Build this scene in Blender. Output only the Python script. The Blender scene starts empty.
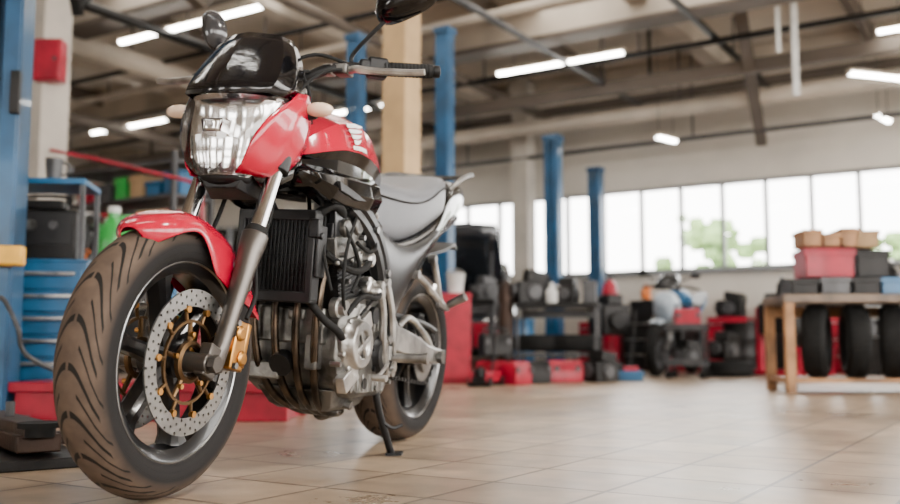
import bpy, math, random
from mathutils import Vector, Matrix, Euler
random.seed(7)
D=bpy.data; C=bpy.context
V=Vector
rad=math.radians
# ---------------------------------------------------------------- materials
def mat(name,col,rough=.5,metal=0,var=.08,scale=8,bump=0,bscale=60,coat=0,em=0,trans=0,col2=None,spec=.5):
    m=D.materials.new(name); m.use_nodes=True
    nt=m.node_tree; b=nt.nodes['Principled BSDF']
    tc=nt.nodes.new('ShaderNodeTexCoord'); nz=nt.nodes.new('ShaderNodeTexNoise')
    nz.inputs['Scale'].default_value=scale; nz.inputs['Detail'].default_value=4
    nt.links.new(tc.outputs['Object'],nz.inputs['Vector'])
    mx=nt.nodes.new('ShaderNodeMix'); mx.data_type='RGBA'
    c2=col2 or tuple(max(0,c*(1-var*3)) for c in col)
    mx.inputs[6].default_value=(*c2,1); mx.inputs[7].default_value=(*col,1)
    mr=nt.nodes.new('ShaderNodeMapRange'); mr.inputs[1].default_value=.35; mr.inputs[2].default_value=.6
    nt.links.new(nz.outputs['Fac'],mr.inputs[0]); nt.links.new(mr.outputs[0],mx.inputs[0])
    nt.links.new(mx.outputs[2],b.inputs['Base Color'])
    b.inputs['Roughness'].default_value=rough; b.inputs['Metallic'].default_value=metal
    b.inputs['Specular IOR Level'].default_value=spec
    b.inputs['Coat Weight'].default_value=coat; b.inputs['Coat Roughness'].default_value=.04
    b.inputs['Transmission Weight'].default_value=trans
    if em:
        b.inputs['Emission Color'].default_value=(*col,1); b.inputs['Emission Strength'].default_value=em
    if bump:
        n2=nt.nodes.new('ShaderNodeTexNoise'); n2.inputs['Scale'].default_value=bscale; n2.inputs['Detail'].default_value=3
        nt.links.new(tc.outputs['Object'],n2.inputs['Vector'])
        bp=nt.nodes.new('ShaderNodeBump'); bp.inputs['Strength'].default_value=bump; bp.inputs['Distance'].default_value=.01
        nt.links.new(n2.outputs['Fac'],bp.inputs['Height']); nt.links.new(bp.outputs[0],b.inputs['Normal'])
    return m
def math_node(nt,op,a,b=None):
    n=nt.nodes.new('ShaderNodeMath'); n.operation=op
    for i,x in enumerate((a,b)):
        if x is None: continue
        if isinstance(x,(int,float)): n.inputs[i].default_value=x
        else: nt.links.new(x,n.inputs[i])
    return n.outputs[0]
def glassmat(name,col=(1,1,1),gl=.12):
    m=D.materials.new(name); m.use_nodes=True; nt=m.node_tree; nt.nodes.clear()
    o=nt.nodes.new('ShaderNodeOutputMaterial'); mx=nt.nodes.new('ShaderNodeMixShader')
    t=nt.nodes.new('ShaderNodeBsdfTransparent'); g=nt.nodes.new('ShaderNodeBsdfGlossy')
    t.inputs[0].default_value=(*col,1); g.inputs['Roughness'].default_value=.02
    lw=nt.nodes.new('ShaderNodeLayerWeight'); lw.inputs[0].default_value=.35
    f=math_node(nt,'ADD',lw.outputs['Fresnel'],gl)
    nt.links.new(f,mx.inputs[0]); nt.links.new(t.outputs[0],mx.inputs[1]); nt.links.new(g.outputs[0],mx.inputs[2])
    nt.links.new(mx.outputs[0],o.inputs[0]); return m
def tiremat():
    m=mat('tire_rubber',(.1,.085,.075),.75); nt=m.node_tree; b=nt.nodes['Principled BSDF']
    b.inputs['Specular IOR Level'].default_value=.2
    tc=nt.nodes.new('ShaderNodeTexCoord'); sp=nt.nodes.new('ShaderNodeSeparateXYZ'); nt.links.new(tc.outputs['Object'],sp.inputs[0])
    x,y,z=sp.outputs
    ang=math_node(nt,'ARCTAN2',x,z); ay=math_node(nt,'ABSOLUTE',y)
    cur=math_node(nt,'POWER',math_node(nt,'MULTIPLY',ay,17),2.2)   # curved sweep
    r=math_node(nt,'SQRT',math_node(nt,'ADD',math_node(nt,'MULTIPLY',x,x),math_node(nt,'MULTIPLY',z,z)))
    def grv(N,K,w,lo,hi,ph):
        f=math_node(nt,'FRACT',math_node(nt,'ADD',math_node(nt,'ADD',math_node(nt,'MULTIPLY',ang,N/6.2832),math_node(nt,'MULTIPLY',cur,K)),ph+50))
        a=math_node(nt,'LESS_THAN',f,w)
        a=math_node(nt,'MULTIPLY',a,math_node(nt,'GREATER_THAN',ay,lo))
        return math_node(nt,'MULTIPLY',a,math_node(nt,'LESS_THAN',ay,hi))
    g=math_node(nt,'MAXIMUM',grv(20,-1.5,.16,.003,.053,0),grv(20,-1.5,.10,.020,.058,.5))
    g=math_node(nt,'MULTIPLY',g,math_node(nt,'GREATER_THAN',r,.263))
    rings=math_node(nt,'LESS_THAN',math_node(nt,'FRACT',math_node(nt,'MULTIPLY',r,70)),.12)
    rings=math_node(nt,'MULTIPLY',rings,math_node(nt,'LESS_THAN',r,.260))
    h=math_node(nt,'SUBTRACT',1.0,math_node(nt,'ADD',g,math_node(nt,'MULTIPLY',rings,.3)))
    bp=nt.nodes.new('ShaderNodeBump'); bp.inputs['Strength'].default_value=1; bp.inputs['Distance'].default_value=.008
    nt.links.new(h,bp.inputs['Height']); nt.links.new(bp.outputs[0],b.inputs['Normal'])
    nz=nt.nodes.new('ShaderNodeTexNoise'); nz.inputs['Scale'].default_value=22; nz.inputs['Detail'].default_value=6; nt.links.new(tc.outputs['Object'],nz.inputs['Vector'])
    tread=nt.nodes.new('ShaderNodeMix'); tread.data_type='RGBA'
    tread.inputs[6].default_value=(.03,.021,.016,1); tread.inputs[7].default_value=(.12,.083,.06,1)
    nt.links.new(nz.outputs['Fac'],tread.inputs[0])
    m1=nt.nodes.new('ShaderNodeMix'); m1.data_type='RGBA'; m1.inputs[6].default_value=(.009,.008,.008,1)
    mr=nt.nodes.new('ShaderNodeMapRange'); mr.inputs[1].default_value=.262; mr.inputs[2].default_value=.288; nt.links.new(r,mr.inputs[0])
    nt.links.new(mr.outputs[0],m1.inputs[0]); nt.links.new(tread.outputs[2],m1.inputs[7])
    m2=nt.nodes.new('ShaderNodeMix'); m2.data_type='RGBA'; m2.inputs[7].default_value=(.006,.005,.004,1)
    nt.links.new(g,m2.inputs[0]); nt.links.new(m1.outputs[2],m2.inputs[6]); nt.links.new(m2.outputs[2],b.inputs['Base Color'])
    return m
M={}
M['tire']=tiremat()
M['rim']=mat('black_wheel_paint',(.007,.007,.008),.28,.3,coat=.3,spec=.4)
M['rimedge']=mat('machined_rim_edge',(.3,.3,.3),.3,1)
M['steel']=mat('brushed_steel',(.27,.265,.26),.34,1,bump=.03,bscale=200)
M['chrome']=mat('chrome',(.75,.75,.75),.08,1,var=.02)
M['gold']=mat('gold_anodized',(.55,.27,.07),.32,1,var=.1)
M['carr']=mat('bronze_carrier',(.12,.068,.03),.38,.9,var=.15)
M['fork']=mat('dark_grey_fork',(.10,.09,.082),.3,.8,bump=.02)
M['stan']=mat('fork_tube_steel',(.55,.55,.56),.15,1)
M['red']=mat('red_gloss_paint',(.40,.0,.024),.2,0,var=.03,coat=.6,spec=.3)
M['bgloss']=mat('black_gloss_plastic',(.002,.002,.0025),.1,0,coat=.25,spec=.4)
M['screen']=mat('dark_screen_plastic',(.003,.003,.004),.12,0,coat=.15,bump=.25,bscale=11,spec=.4)
M['bmat']=mat('black_matte_plastic',(.006,.006,.007),.45,0,bump=.05,bscale=120,spec=.35)
M['rubber']=mat('grip_rubber',(.005,.005,.005),.75,spec=.25)
M['seat']=mat('grey_seat_vinyl',(.115,.12,.135),.4,0,bump=.12,bscale=300,var=.04)
M['alu']=mat('cast_aluminium',(.2,.195,.185),.4,.85,bump=.15,bscale=110,var=.24,scale=14)
M['alu2']=mat('bright_aluminium',(.5,.49,.475),.3,.9,bump=.08,bscale=90,var=.18,scale=12)
M['engb']=mat('dark_engine_metal',(.009,.009,.010),.4,.5,bump=.08,bscale=120)
M['exh']=mat('heat_tinted_steel',(.10,.075,.055),.26,.95,col2=(.02,.016,.013),scale=18)
M['frame']=mat('satin_black_frame',(.012,.0125,.014),.3,.3)
M['mirr']=mat('mirror_shell_grey',(.05,.05,.055),.2,.3,coat=.5)
M['glass']=glassmat('clear_lens',gl=.05)
M['refl']=mat('lamp_reflector',(.9,.9,.92),.18,1,var=.01)
M['amber']=mat('pale_amber_lens',(.75,.55,.4),.12,0,coat=.6,var=.03)
M['bulb']=mat('bulb_glass',(.9,.9,.92),.05,0,coat=1)
M['white']=mat('white_paint',(.6,.6,.59),.4)
M['logo']=mat('white_emblem',(.95,.95,.95),.6,var=.01,spec=.1)
M['blue']=mat('blue_lift_paint',(.005,.07,.17),.4,.1,var=.15,scale=5,coat=.1)
M['bluec']=mat('blue_cabinet_paint',(.008,.10,.23),.4,.1,var=.08,coat=.1)
M['palebl']=mat('pale_blue_paint',(.34,.40,.46),.35,var=.08)
M['yel']=mat('yellow_plastic',(.8,.42,.03),.45)
M['redm']=mat('red_cabinet_paint',(.36,.002,.025),.4,.0,var=.12,coat=.1,spec=.35)
M['wood']=mat('worn_timber',(.38,.19,.08),.6,0,col2=(.17,.085,.035),scale=6,bump=.1,bscale=30)
M['dwood']=mat('dark_worktop',(.16,.11,.075),.5,0,col2=(.06,.045,.035),scale=6)
M['tan']=mat('tan_column_paint',(.5,.33,.16),.6,0,var=.12,scale=2)
M['conc']=mat('painted_concrete',(.48,.44,.39),.8,0,var=.1,scale=1.5,bump=.1,bscale=20)
M['wall']=mat('wall_plaster',(.62,.575,.515),.85,0,var=.05,scale=1)
M['ceil']=mat('ceiling_concrete',(.55,.48,.4),.9,0,var=.12,scale=.7)
M['beam']=mat('beam_paint',(.12,.095,.075),.7,0,var=.12,scale=1)
M['beam2']=mat('light_beam_paint',(.56,.49,.41),.7,0,var=.12,scale=1)
M['winf']=mat('window_frame_grey',(.22,.23,.24),.5)
M['pane']=glassmat('window_glass',(.97,.98,1),0.02)
M['grey']=mat('grey_metal',(.07,.07,.075),.45,.4,var=.15)
M['dark']=mat('dark_oily_metal',(.010,.009,.009),.45,.5,var=.2,bump=.15,bscale=40)
M['carp']=mat('dark_car_paint',(.012,.015,.02),.2,.3,coat=.6,var=.05)
M['rust']=mat('brown_oily_steel',(.045,.024,.016),.5,.5,var=.2,bump=.2,bscale=50)
M['green']=mat('green_plastic',(.02,.33,.05),.35,coat=.3)
M['orange']=mat('orange_plastic',(.75,.18,.02),.4)
M['lamp']=mat('lamp_tube_glow',(1,.97,.9),.5,em=40)
M['card']=mat('cardboard',(.36,.23,.12),.8)
M['foliage']=mat('foliage',(.22,.36,.12),.8,0,var=.15,scale=3,bump=.6,bscale=6)
M['ground']=mat('outdoor_paving',(.5,.49,.46),.9,scale=.6)
def floormat():
    m=mat('floor_tiles',(.4,.31,.25),.4); nt=m.node_tree; b=nt.nodes['Principled BSDF']
    tc=nt.nodes.new('ShaderNodeTexCoord')
    br=nt.nodes.new('ShaderNodeTexBrick'); br.offset=0; br.inputs['Scale'].default_value=1
    br.inputs['Brick Width'].default_value=.3; br.inputs['Row Height'].default_value=.3
    br.inputs['Mortar Size'].default_value=.006; br.inputs['Mortar Smooth'].default_value=.2
    br.inputs['Color1'].default_value=(.41,.31,.215,1); br.inputs['Color2'].default_value=(.27,.2,.137,1); br.inputs['Mortar'].default_value=(.08,.058,.04,1)
    nt.links.new(tc.outputs['Object'],br.inputs['Vector'])
    nz=nt.nodes.new('ShaderNodeTexNoise'); nz.inputs['Scale'].default_value=.9; nz.inputs['Detail'].default_value=9; nz.inputs['Roughness'].default_value=.66
    nt.links.new(tc.outputs['Object'],nz.inputs['Vector'])
    mr=nt.nodes.new('ShaderNodeMapRange'); mr.inputs[1].default_value=.36; mr.inputs[2].default_value=.6; mr.inputs[3].default_value=.6; mr.inputs[4].default_value=1.15
    nt.links.new(nz.outputs['Fac'],mr.inputs[0])
    n3=nt.nodes.new('ShaderNodeTexNoise'); n3.inputs['Scale'].default_value=9; n3.inputs['Detail'].default_value=8; nt.links.new(tc.outputs['Object'],n3.inputs['Vector'])
    mr3=nt.nodes.new('ShaderNodeMapRange'); mr3.inputs[1].default_value=.3; mr3.inputs[2].default_value=.7; mr3.inputs[3].default_value=.76; mr3.inputs[4].default_value=1.18
    nt.links.new(n3.outputs['Fac'],mr3.inputs[0])
    mul=math_node(nt,'MULTIPLY',mr.outputs[0],mr3.outputs[0])
    mx=nt.nodes.new('ShaderNodeMix'); mx.data_type='RGBA'; mx.blend_type='MULTIPLY'; mx.inputs[0].default_value=1
    nt.links.new(br.outputs['Color'],mx.inputs[6]); nt.links.new(mul,mx.inputs[7]); nt.links.new(mx.outputs[2],b.inputs['Base Color'])
    m2=nt.nodes.new('ShaderNodeMapRange'); m2.inputs[1].default_value=.3; m2.inputs[2].default_value=.7; m2.inputs[3].default_value=.24; m2.inputs[4].default_value=.40
    nt.links.new(nz.outputs['Fac'],m2.inputs[0]); nt.links.new(m2.outputs[0],b.inputs['Roughness'])
    bp=nt.nodes.new('ShaderNodeBump'); bp.inputs['Strength'].default_value=.5; bp.inputs['Distance'].default_value=.004; bp.invert=True
    nt.links.new(br.outputs['Fac'],bp.inputs['Height']); nt.links.new(bp.outputs[0],b.inputs['Normal'])
    return m
M['floor']=floormat()
# ---------------------------------------------------------------- mesh builder
def smoothpath(p,k=6):
    p=[V(q) for q in p]; out=[]
    for i in range(len(p)-1):
        p0=p[max(i-1,0)];p1=p[i];p2=p[i+1];p3=p[min(i+2,len(p)-1)]
        for j in range(k):
            t=j/k
            out.append(.5*((2*p1)+(p2-p0)*t+(2*p0-5*p1+4*p2-p3)*t*t+(3*p1-p0-3*p2+p3)*t**3))
    out.append(p[-1]); return out
def basis(d):
    d=V(d).normalized(); u=d.orthogonal().normalized(); return u,d.cross(u),d
class MB:
    def __init__(s): s.v=[];s.f=[];s.m=[];s.cm=0
    def add(s,vs,fs):
        o=len(s.v); s.v+= [V(q) for q in vs]
        for f in fs: s.f.append([i+o for i in f]); s.m.append(s.cm)
        return s
    def box(s,c,sz,rot=None):
        R=Euler(rot).to_matrix() if rot else Matrix.Identity(3); c=V(c)
        vs=[c+R@V((x*sz[0]/2,y*sz[1]/2,z*sz[2]/2)) for x in(-1,1) for y in(-1,1) for z in(-1,1)]
        return s.add(vs,[(0,1,3,2),(4,6,7,5),(0,4,5,1),(2,3,7,6),(0,2,6,4),(1,5,7,3)])
    def loft(s,rings,caps=True,closed=True):
        n=len(rings[0]); vs=[p for r in rings for p in r]; fs=[]
        for i in range(len(rings)-1):
            for j in range(n if closed else n-1):
                k=(j+1)%n; fs.append((i*n+j,i*n+k,(i+1)*n+k,(i+1)*n+j))
        if caps and closed:
            fs.append(tuple(range(n-1,-1,-1))); fs.append(tuple((len(rings)-1)*n+j for j in range(n)))
        return s.add(vs,fs)
    def cyl(s,p1,p2,r1,r2=None,n=16):
        r2=r1 if r2 is None else r2; p1=V(p1);p2=V(p2);u,w,d=basis(p2-p1)
        return s.loft([[p+(u*math.cos(a)+w*math.sin(a))*r for a in [2*math.pi*i/n for i in range(n)]] for p,r in((p1,r1),(p2,r2))])
    def rod(s,prof,p1,p2,n=16):  # prof [(t,r)]
        p1=V(p1);p2=V(p2);u,w,d=basis(p2-p1)
        return s.loft([[p1.lerp(p2,t)+(u*math.cos(a)+w*math.sin(a))*r for a in [2*math.pi*i/n for i in range(n)]] for t,r in prof])
    def tube(s,pts,r,n=8,k=6):
        P=smoothpath(pts,k) if k>1 else [V(q) for q in pts]; u=None; rings=[]
        for i,p in enumerate(P):
            d=(P[min(i+1,len(P)-1)]-P[max(i-1,0)]).normalized()
            if u is None: u=d.orthogonal().normalized()
            u=(u-d*u.dot(d)).normalized(); w=d.cross(u)
            rr=r if isinstance(r,(int,float)) else r[0]+(r[1]-r[0])*i/(len(P)-1)
            rings.append([p+(u*math.cos(2*math.pi*j/n)+w*math.sin(2*math.pi*j/n))*rr for j in range(n)])
        return s.loft(rings)
    def lathe(s,prof,c=(0,0,0),axis=(0,1,0),n=48,loop=False):
        c=V(c);u,w,d=basis(axis)
        rings=[[c+d*h+(u*math.cos(a)+w*math.sin(a))*r for (r,h) in prof] for a in [2*math.pi*i/n for i in range(n)]]
        m=len(prof); vs=[p for r in rings for p in r]; fs=[]
        for i in range(n):
            i2=(i+1)%n
            for j in range(m if loop else m-1):
                k=(j+1)%m; fs.append((i*m+j,i*m+k,i2*m+k,i2*m+j))
        return s.add(vs,fs)
    def prism(s,poly,off):
        off=V(off); a=[V(p) for p in poly]; return s.loft([a,[p+off for p in a]])
    def sph(s,c,r,n=16):
        c=V(c); r=(r,r,r) if isinstance(r,(int,float)) else r
        rings=[]
        for i in range(1,n//2):
            t=math.pi*i/(n//2); rings.append([c+V((r[0]*math.sin(t)*math.cos(a),r[1]*math.sin(t)*math.sin(a),r[2]*math.cos(t))) for a in [2*math.pi*j/n for j in range(n)]])
        return s.loft(rings)
    def grid(s,rows): return s.loft(rows,caps=False,closed=False)
def part(name,mb,mt,parent=None,loc=(0,0,0),rot=(0,0,0),bevel=0,sub=0,solid=0,label=None,ang=38,flat=False):
    import bmesh
    me=D.meshes.new(name); me.from_pydata([tuple(v) for v in mb.v],[],mb.f)
    mts=mt if isinstance(mt,(list,tuple)) else [mt]
    for q in mts: me.materials.append(M[q] if isinstance(q,str) else q)
    me.polygons.foreach_set('material_index',mb.m)
    bm=bmesh.new(); bm.from_mesh(me); bmesh.ops.recalc_face_normals(bm,faces=bm.faces); bm.to_mesh(me); bm.free()
    if not flat:
        me.shade_smooth(); me.set_sharp_from_angle(angle=rad(ang))
    o=D.objects.new(name,me); C.collection.objects.link(o)
    o.location=loc; o.rotation_euler=rot
    if parent: o.parent=parent
    if solid:
        q=o.modifiers.new('s','SOLIDIFY'); q.thickness=solid; q.offset=0
    if bevel:
        q=o.modifiers.new('b','BEVEL'); q.width=bevel; q.segments=2; q.limit_method='ANGLE'; q.angle_limit=rad(40)
    if sub:
        q=o.modifiers.new('u','SUBSURF'); q.levels=sub; q.render_levels=sub
    if label: o['label']=label
    return o
def tag(o,label,cat,group=None):
    o['label']=label; o['category']=cat
    if group: o['group']=group
    return o
def thing(name,label,cat,loc,rz=0,rx=0,group=None):
    o=D.objects.new(name,None); o.empty_display_size=.1; C.collection.objects.link(o)
    o.location=loc; o.rotation_euler=(rx,0,rz); return tag(o,label,cat,group)
def structure(o): o['kind']='structure'; return o
# ================================================================= MOTORCYCLE
bike=thing('motorcycle','red and black naked motorcycle leaning on its kickstand','motorcycle',(-.2,3.5,0),rad(-109.1),rad(-4))
def wheel(front,x):
    hw=.062 if front else .086
    mb=MB()
    s=hw/.062
    mb.lathe([(.226,.05*s),(.226,.046*s),(.216,.040*s),(.206,.03*s),(.203,0),(.206,-.03*s),(.216,-.040*s),(.226,-.046*s),(.226,-.05*s),(.217,-.048*s),(.196,-.034*s),(.191,0),(.196,.034*s),(.217,.048*s)],n=72,loop=True)
    mb.cyl((0,-.045,0),(0,.045,0),.038,n=24)
    for k in range(6):
        a=2*math.pi*k/6+.25
        d=V((math.cos(a),0,math.sin(a))); t=V((-math.sin(a),0,math.cos(a)))
        rings=[]
        for r,w,h in((.028,.024,.03),(.07,.018,.028),(.13,.016,.026),(.175,.018,.028),(.198,.03,.034)):
            c=d*r; rings.append([c+t*w+V((0,h*.6,0)),c+t*w*.5+V((0,h,0)),c-t*w*.5+V((0,h,0)),c-t*w+V((0,h*.6,0)),c-t*w+V((0,-h*.6,0)),c-t*w*.5+V((0,-h,0)),c+t*w*.5+V((0,-h,0)),c+t*w+V((0,-h*.6,0))])
        mb.loft(rings)
    mb.cm=1
    for sg in(1,-1):
        mb.lathe([(.2265,.0505*s*sg),(.223,.052*s*sg),(.2205,.0495*s*sg)],n=72)
    w=part('wheel',mb,['rim','rimedge'],bike,loc=(x,0,.308),label='black cast alloy wheel with thin bright rim edge')
    pr=[(.218,.040),(.222,.050),(.238,.058),(.256,.061),(.270,.060),(.282,.055),(.293,.045),(.301,.031),(.306,.016),(.308,0)]
    full=[(r,y*s) for r,y in pr]+[(r,-y*s) for r,y in pr[-2::-1]]
    part('tire',MB().lathe(full,n=128),'tire',w,label='worn dusty rubber tire with curved tread grooves',ang=60)
    return w
fw=wheel(True,1.42); rw=wheel(False,0)
def disc(parent,y,ro,ri,rows,cnt,name='brake_disc'):
    mb=MB(); n=cnt
    def P(a,r): return V((r*math.cos(a),0,r*math.sin(a)))
    for i in range(n):
        for j in range(rows):
            a0=2*math.pi*i/n; a1=2*math.pi*(i+1)/n
            r0=ri+(ro-ri)*j/rows; r1=ri+(ro-ri)*(j+1)/rows
            ac=(a0+a1)/2; rc=(r0+r1)/2
            dr=(r1-r0)*.36; da=dr/rc
            cs=[P(a0,r0),P(a1,r0),P(a1,r1),P(a0,r1)]
            if (i+j)%2==0:
                os_=[P(ac+da*math.cos(t),rc+dr*math.sin(t)) for t in [rad(-112.5+45*k) for k in range(8)]]
                mb.add(cs+os_,[(0,1,5,4),(1,6,5),(1,2,7,6),(2,8,7),(2,3,9,8),(3,10,9),(3,0,11,10),(0,4,11)])
            else: mb.add(cs,[(0,1,2,3)])
    return part(name,mb,'steel',parent,loc=(0,y,0),solid=.004,label='drilled grey steel brake disc',flat=True)
for sg in(1,-1):
    disc(fw,.070*sg,.163,.124,4,50)
    for k in range(10):
        a=2*math.pi*k/10+.1; p=V((.120*math.cos(a),0,.120*math.sin(a)))
        part('disc_button',MB().cyl(p+V((0,-.005,0)),p+V((0,.005,0)),.0078,n=12),'gold',fw,loc=(0,.070*sg,0))
    mb=MB()
    for k in range(10):
        a=2*math.pi*k/10+.1
        p=V((.115*math.cos(a),0,.115*math.sin(a))); q=V((.092*math.cos(a),0,.092*math.sin(a)))
        mb.cyl(q,p,.005,.004,n=8)
    for k in range(5):
        a=2*math.pi*k/5+.25
        p=V((.089*math.cos(a),0,.089*math.sin(a))); q=V((.035*math.cos(a),0,.035*math.sin(a)))
        mb.cyl(q,p,.007,.0055,n=8)
    mb.lathe([(.095,-.003),(.095,.003),(.088,.003),(.088,-.003)],n=60,loop=True)
    mb.lathe([(.048,-.004),(.048,.006),(.04,.010),(.034,.006),(.034,-.004)],n=40,loop=True)
    part('disc_carrier',mb,'carr',fw,loc=(0,.066*sg,0),label='fine muted gold disc carrier')
    for k in range(5):
        a=2*math.pi*k/5+.25; q=V((.062*math.cos(a),0,.062*math.sin(a)))
        part('carrier_bolt',MB().cyl(q,q+V((0,.012*sg,0)),.006,n=12),'gold',fw,loc=(0,.066*sg,0))
part('axle',MB().cyl((0,-.135,0),(0,.135,0),.012).cyl((0,.125,0),(0,.142,0),.02,n=6).cyl((0,-.142,0),(0,-.125,0),.02,n=6).cyl((0,.04,0),(0,.09,0),.026,.022).cyl((0,-.04,0),(0,-.09,0),.026,.022),'fork',fw)
mb=MB()
pts=[]
for k in range(43*4):
    a=2*math.pi*k/(43*4); r=.098 if k%4 in(0,1) else .090
    pts.append((r*math.cos(a),0,r*math.sin(a)))
mb.prism(pts,(0,.006,0)); mb.lathe([(.06,.006),(.06,.018),(.035,.022),(.0,.022)],n=32)
part('sprocket',mb,'steel',rw,loc=(0,.085,0))
disc(rw,-.1,.11,.075,4,44)
part('axle',MB().cyl((0,-.15,0),(0,.15,0),.012).cyl((0,.145,0),(0,.165,0),.022,n=6),'alu',rw)
# fender
rows=[]
HX,HZ=1.42,.308
for i in range(27):
    th=30-i*(102/26)
    W=.076; Rr=.335
    if th>16: W=.076*math.sqrt(max(.05,1-((th-16)/15)**2))
    if th>16: Rr-= .010*((th-16)/14)**2
    Dd=.045
    if th<5:
        k=min(1,(5-th)/25); Dd=.045+.085*k*k*(3-2*k)
    if th<-40: Dd*=1-.85*((-40-th)/32)**1.3; W*=1-.25*((-40-th)/32)
    t=rad(th); row=[]
    for j in range(17):
        ph=rad(-90+j*180/16); y=W*math.copysign(abs(math.sin(ph))**.8,ph); r=Rr-Dd*(1-math.cos(ph)**.8)
        row.append(V((HX+r*math.sin(t),y,HZ+r*math.cos(t))))
    rows.append(row)
part('front_fender',MB().grid(rows),'red',bike,solid=.004,sub=1,label='glossy red front mudguard',ang=80)
# fork
def leg(sg):
    A=V((1.378,.103*sg,.285));B=V((1.085,.103*sg,1.0))
    mb=MB(); mid=A.lerp(B,.46)
    mb.rod([(0,.013),(.03,.019),(.2,.020),(.45,.0215),(.7,.0255),(.85,.029),(.93,.033),(1,.033),(1,.024)],A,mid,20)
    mb.box((1.402,.103*sg,.312),(.045,.028,.075),(0,rad(-22),0))
    mb.cyl((1.42,.085*sg,.308),(1.42,.122*sg,.308),.022,n=20)
    mb.box(A.lerp(B,.3)+V((-.033,-.012*sg,-.0)),(.06,.012,.03),(0,rad(-22),0))
    mb.box(A.lerp(B,.14)+V((-.038,-.012*sg,-.0)),(.06,.012,.025),(0,rad(-22),0))
    f=part('fork_leg',mb,'fork',bike,bevel=.003)
    part('fork_stanchion',MB().cyl(mid,B,.0205,n=24),'stan',f)
    part('dust_seal',MB().rod([(0,.028),(.3,.029),(1,.024)],A.lerp(B,.46),A.lerp(B,.485),20),'rubber',f)
    part('fork_bolt',MB().cyl((1.42,.119*sg,.308),(1.42,.134*sg,.308),.014,n=6),'steel',f)
for sg in(1,-1): leg(sg)
def caliper(sg):
    mb=MB()
    mb.box((1.262,.086*sg,.345),(.056,.026,.118),(0,rad(-12),0)); mb.box((1.262,.055*sg,.345),(.05,.018,.11),(0,rad(-12),0))
    mb.box((1.238,.072*sg,.345),(.02,.056,.11),(0,rad(-12),0))
    for dz in(-.03,.03):
        mb.cyl((1.262+dz*.2,.097*sg,.345+dz),(1.262+dz*.2,.107*sg,.345+dz),.02,.017,n=20)
    mb.box((1.31,.083*sg,.36),(.045,.010,.05))
    c=part('brake_caliper',mb,'gold',bike,bevel=.006,label='gold brake caliper')
    for z in(.40,.30): part('caliper_bolt',MB().cyl((1.288,.098*sg,z),(1.288,.108*sg,z),.008,n=6),'steel',c)
for sg in(1,-1): caliper(sg)
for sg in(1,-1):
    part('brake_hose',MB().tube([(1.24,.095*sg,.41),(1.20,.09*sg,.47),(1.19,.08*sg,.56),(1.13,.075*sg,.68),(1.10,.06*sg,.80),(1.05,.05*sg,.92)],.0055,k=8),'rubber',bike)
mb=MB()
for z,h in((.80,.045),(.955,.035)):
    xx=1.378-(z-.285)*.41
    mb.box((xx,0,z),(.05,.17,h),(0,rad(-22),0))
    for sg in(1,-1): mb.rod([(0,.032),(1,.032)],(xx+.006,.103*sg,z-h/2),(xx-.008,.103*sg,z+h/2),20)
mb.cyl((1.12,0,.74),(1.03,0,.97),.03)
part('triple_clamp',mb,'engb',bike,bevel=.004)
for sg in(1,-1): part('fork_cap',MB().cyl((1.088,.103*sg,.99),(1.078,.103*sg,1.015),.018,n=6),'alu2',bike)
# headlight
def arc(nose,side,w,z,n=10,pw=.5,dz=0,q=1.0):
    out=[]
    for i in range(-n,n+1):
        t=i/n*math.pi/2
        c=math.cos(t)
        out.append(V((side+(nose-side)*max(c,0)**pw,w*math.copysign(abs(math.sin(t))**q,t),z+dz*(1-c))))
    return out
HL=[(1.280,1.235,.074,.752),(1.302,1.235,.098,.775),(1.316,1.225,.114,.812),(1.320,1.21,.124,.85),(1.314,1.19,.131,.89),(1.302,1.165,.135,.925),(1.286,1.14,.136,.954)]
rows=[]
for i in range(25):
    v=i/24; f=v*6; k=min(5,int(f)); t=f-k
    q=[HL[k][j]+(HL[k+1][j]-HL[k][j])*t for j in range(4)]
    row=[]
    for j in range(-20,21):
        a=j/20*math.pi/2
        rimx=q[1]+(q[0]-q[1])*max(math.cos(a),0)**.5-.006
        e=math.sin(math.pi*min(max(v,0),1))**.5
        depth=.065*e*math.cos(a)**.6
        row.append(V((rimx-depth+.004*abs(math.cos(j*math.pi/5))*e,q[2]*.95*math.sin(a),q[3])))
    rows.append(row)
hl=part('headlight',MB().grid(rows),'refl',bike,label='large clear-lens headlight with fluted concave reflector',ang=20)
part('lens',MB().grid([arc(a,b,c,d,dz=.006) for a,b,c,d in HL]),'glass',hl,sub=1,ang=80)
part('bulb_housing',MB().loft([[V((x,y-.02,z)) for y,z in((-w,.875-h),(w,.875-h),(w*1.2,.875+h),(-w*1.2,.875+h))] for x,w,h in((1.24,.030,.020),(1.285,.026,.016),(1.29,.018,.011))]),'chrome',hl,bevel=.003)
part('bulb',MB().sph((1.292,-.02,.875),.009),'bulb',hl)
mb=MB()
mb.grid([arc(a+.004,b-.01,c+.003,d) for a,b,c,d in((1.250,1.20,.052,.734),(1.272,1.21,.070,.754))])
part('headlight_chin',mb,'bmat',bike,solid=.004)
mb=MB()
mb.loft([[V((x,-w,z)),V((x,w,z)),V((x,w*.8,z-h)),V((x,-w*.8,z-h))] for x,w,z,h in((1.10,.075,.80,.07),(1.19,.085,.765,.06),(1.255,.055,.745,.02))])
part('headlight_bracket',mb,'bmat',bike,bevel=.003)
part('headlight_shell',MB().grid([[V((q[1]-.006-.09*math.cos(a)*e,q[2]*.97*math.sin(a),q[3])) for a in [j/8*math.pi/2 for j in range(-8,9)]] for q,e in zip(HL,(0.2,.7,1,1.1,1.1,1,.7))]),'bmat',bike,solid=.003)
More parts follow.
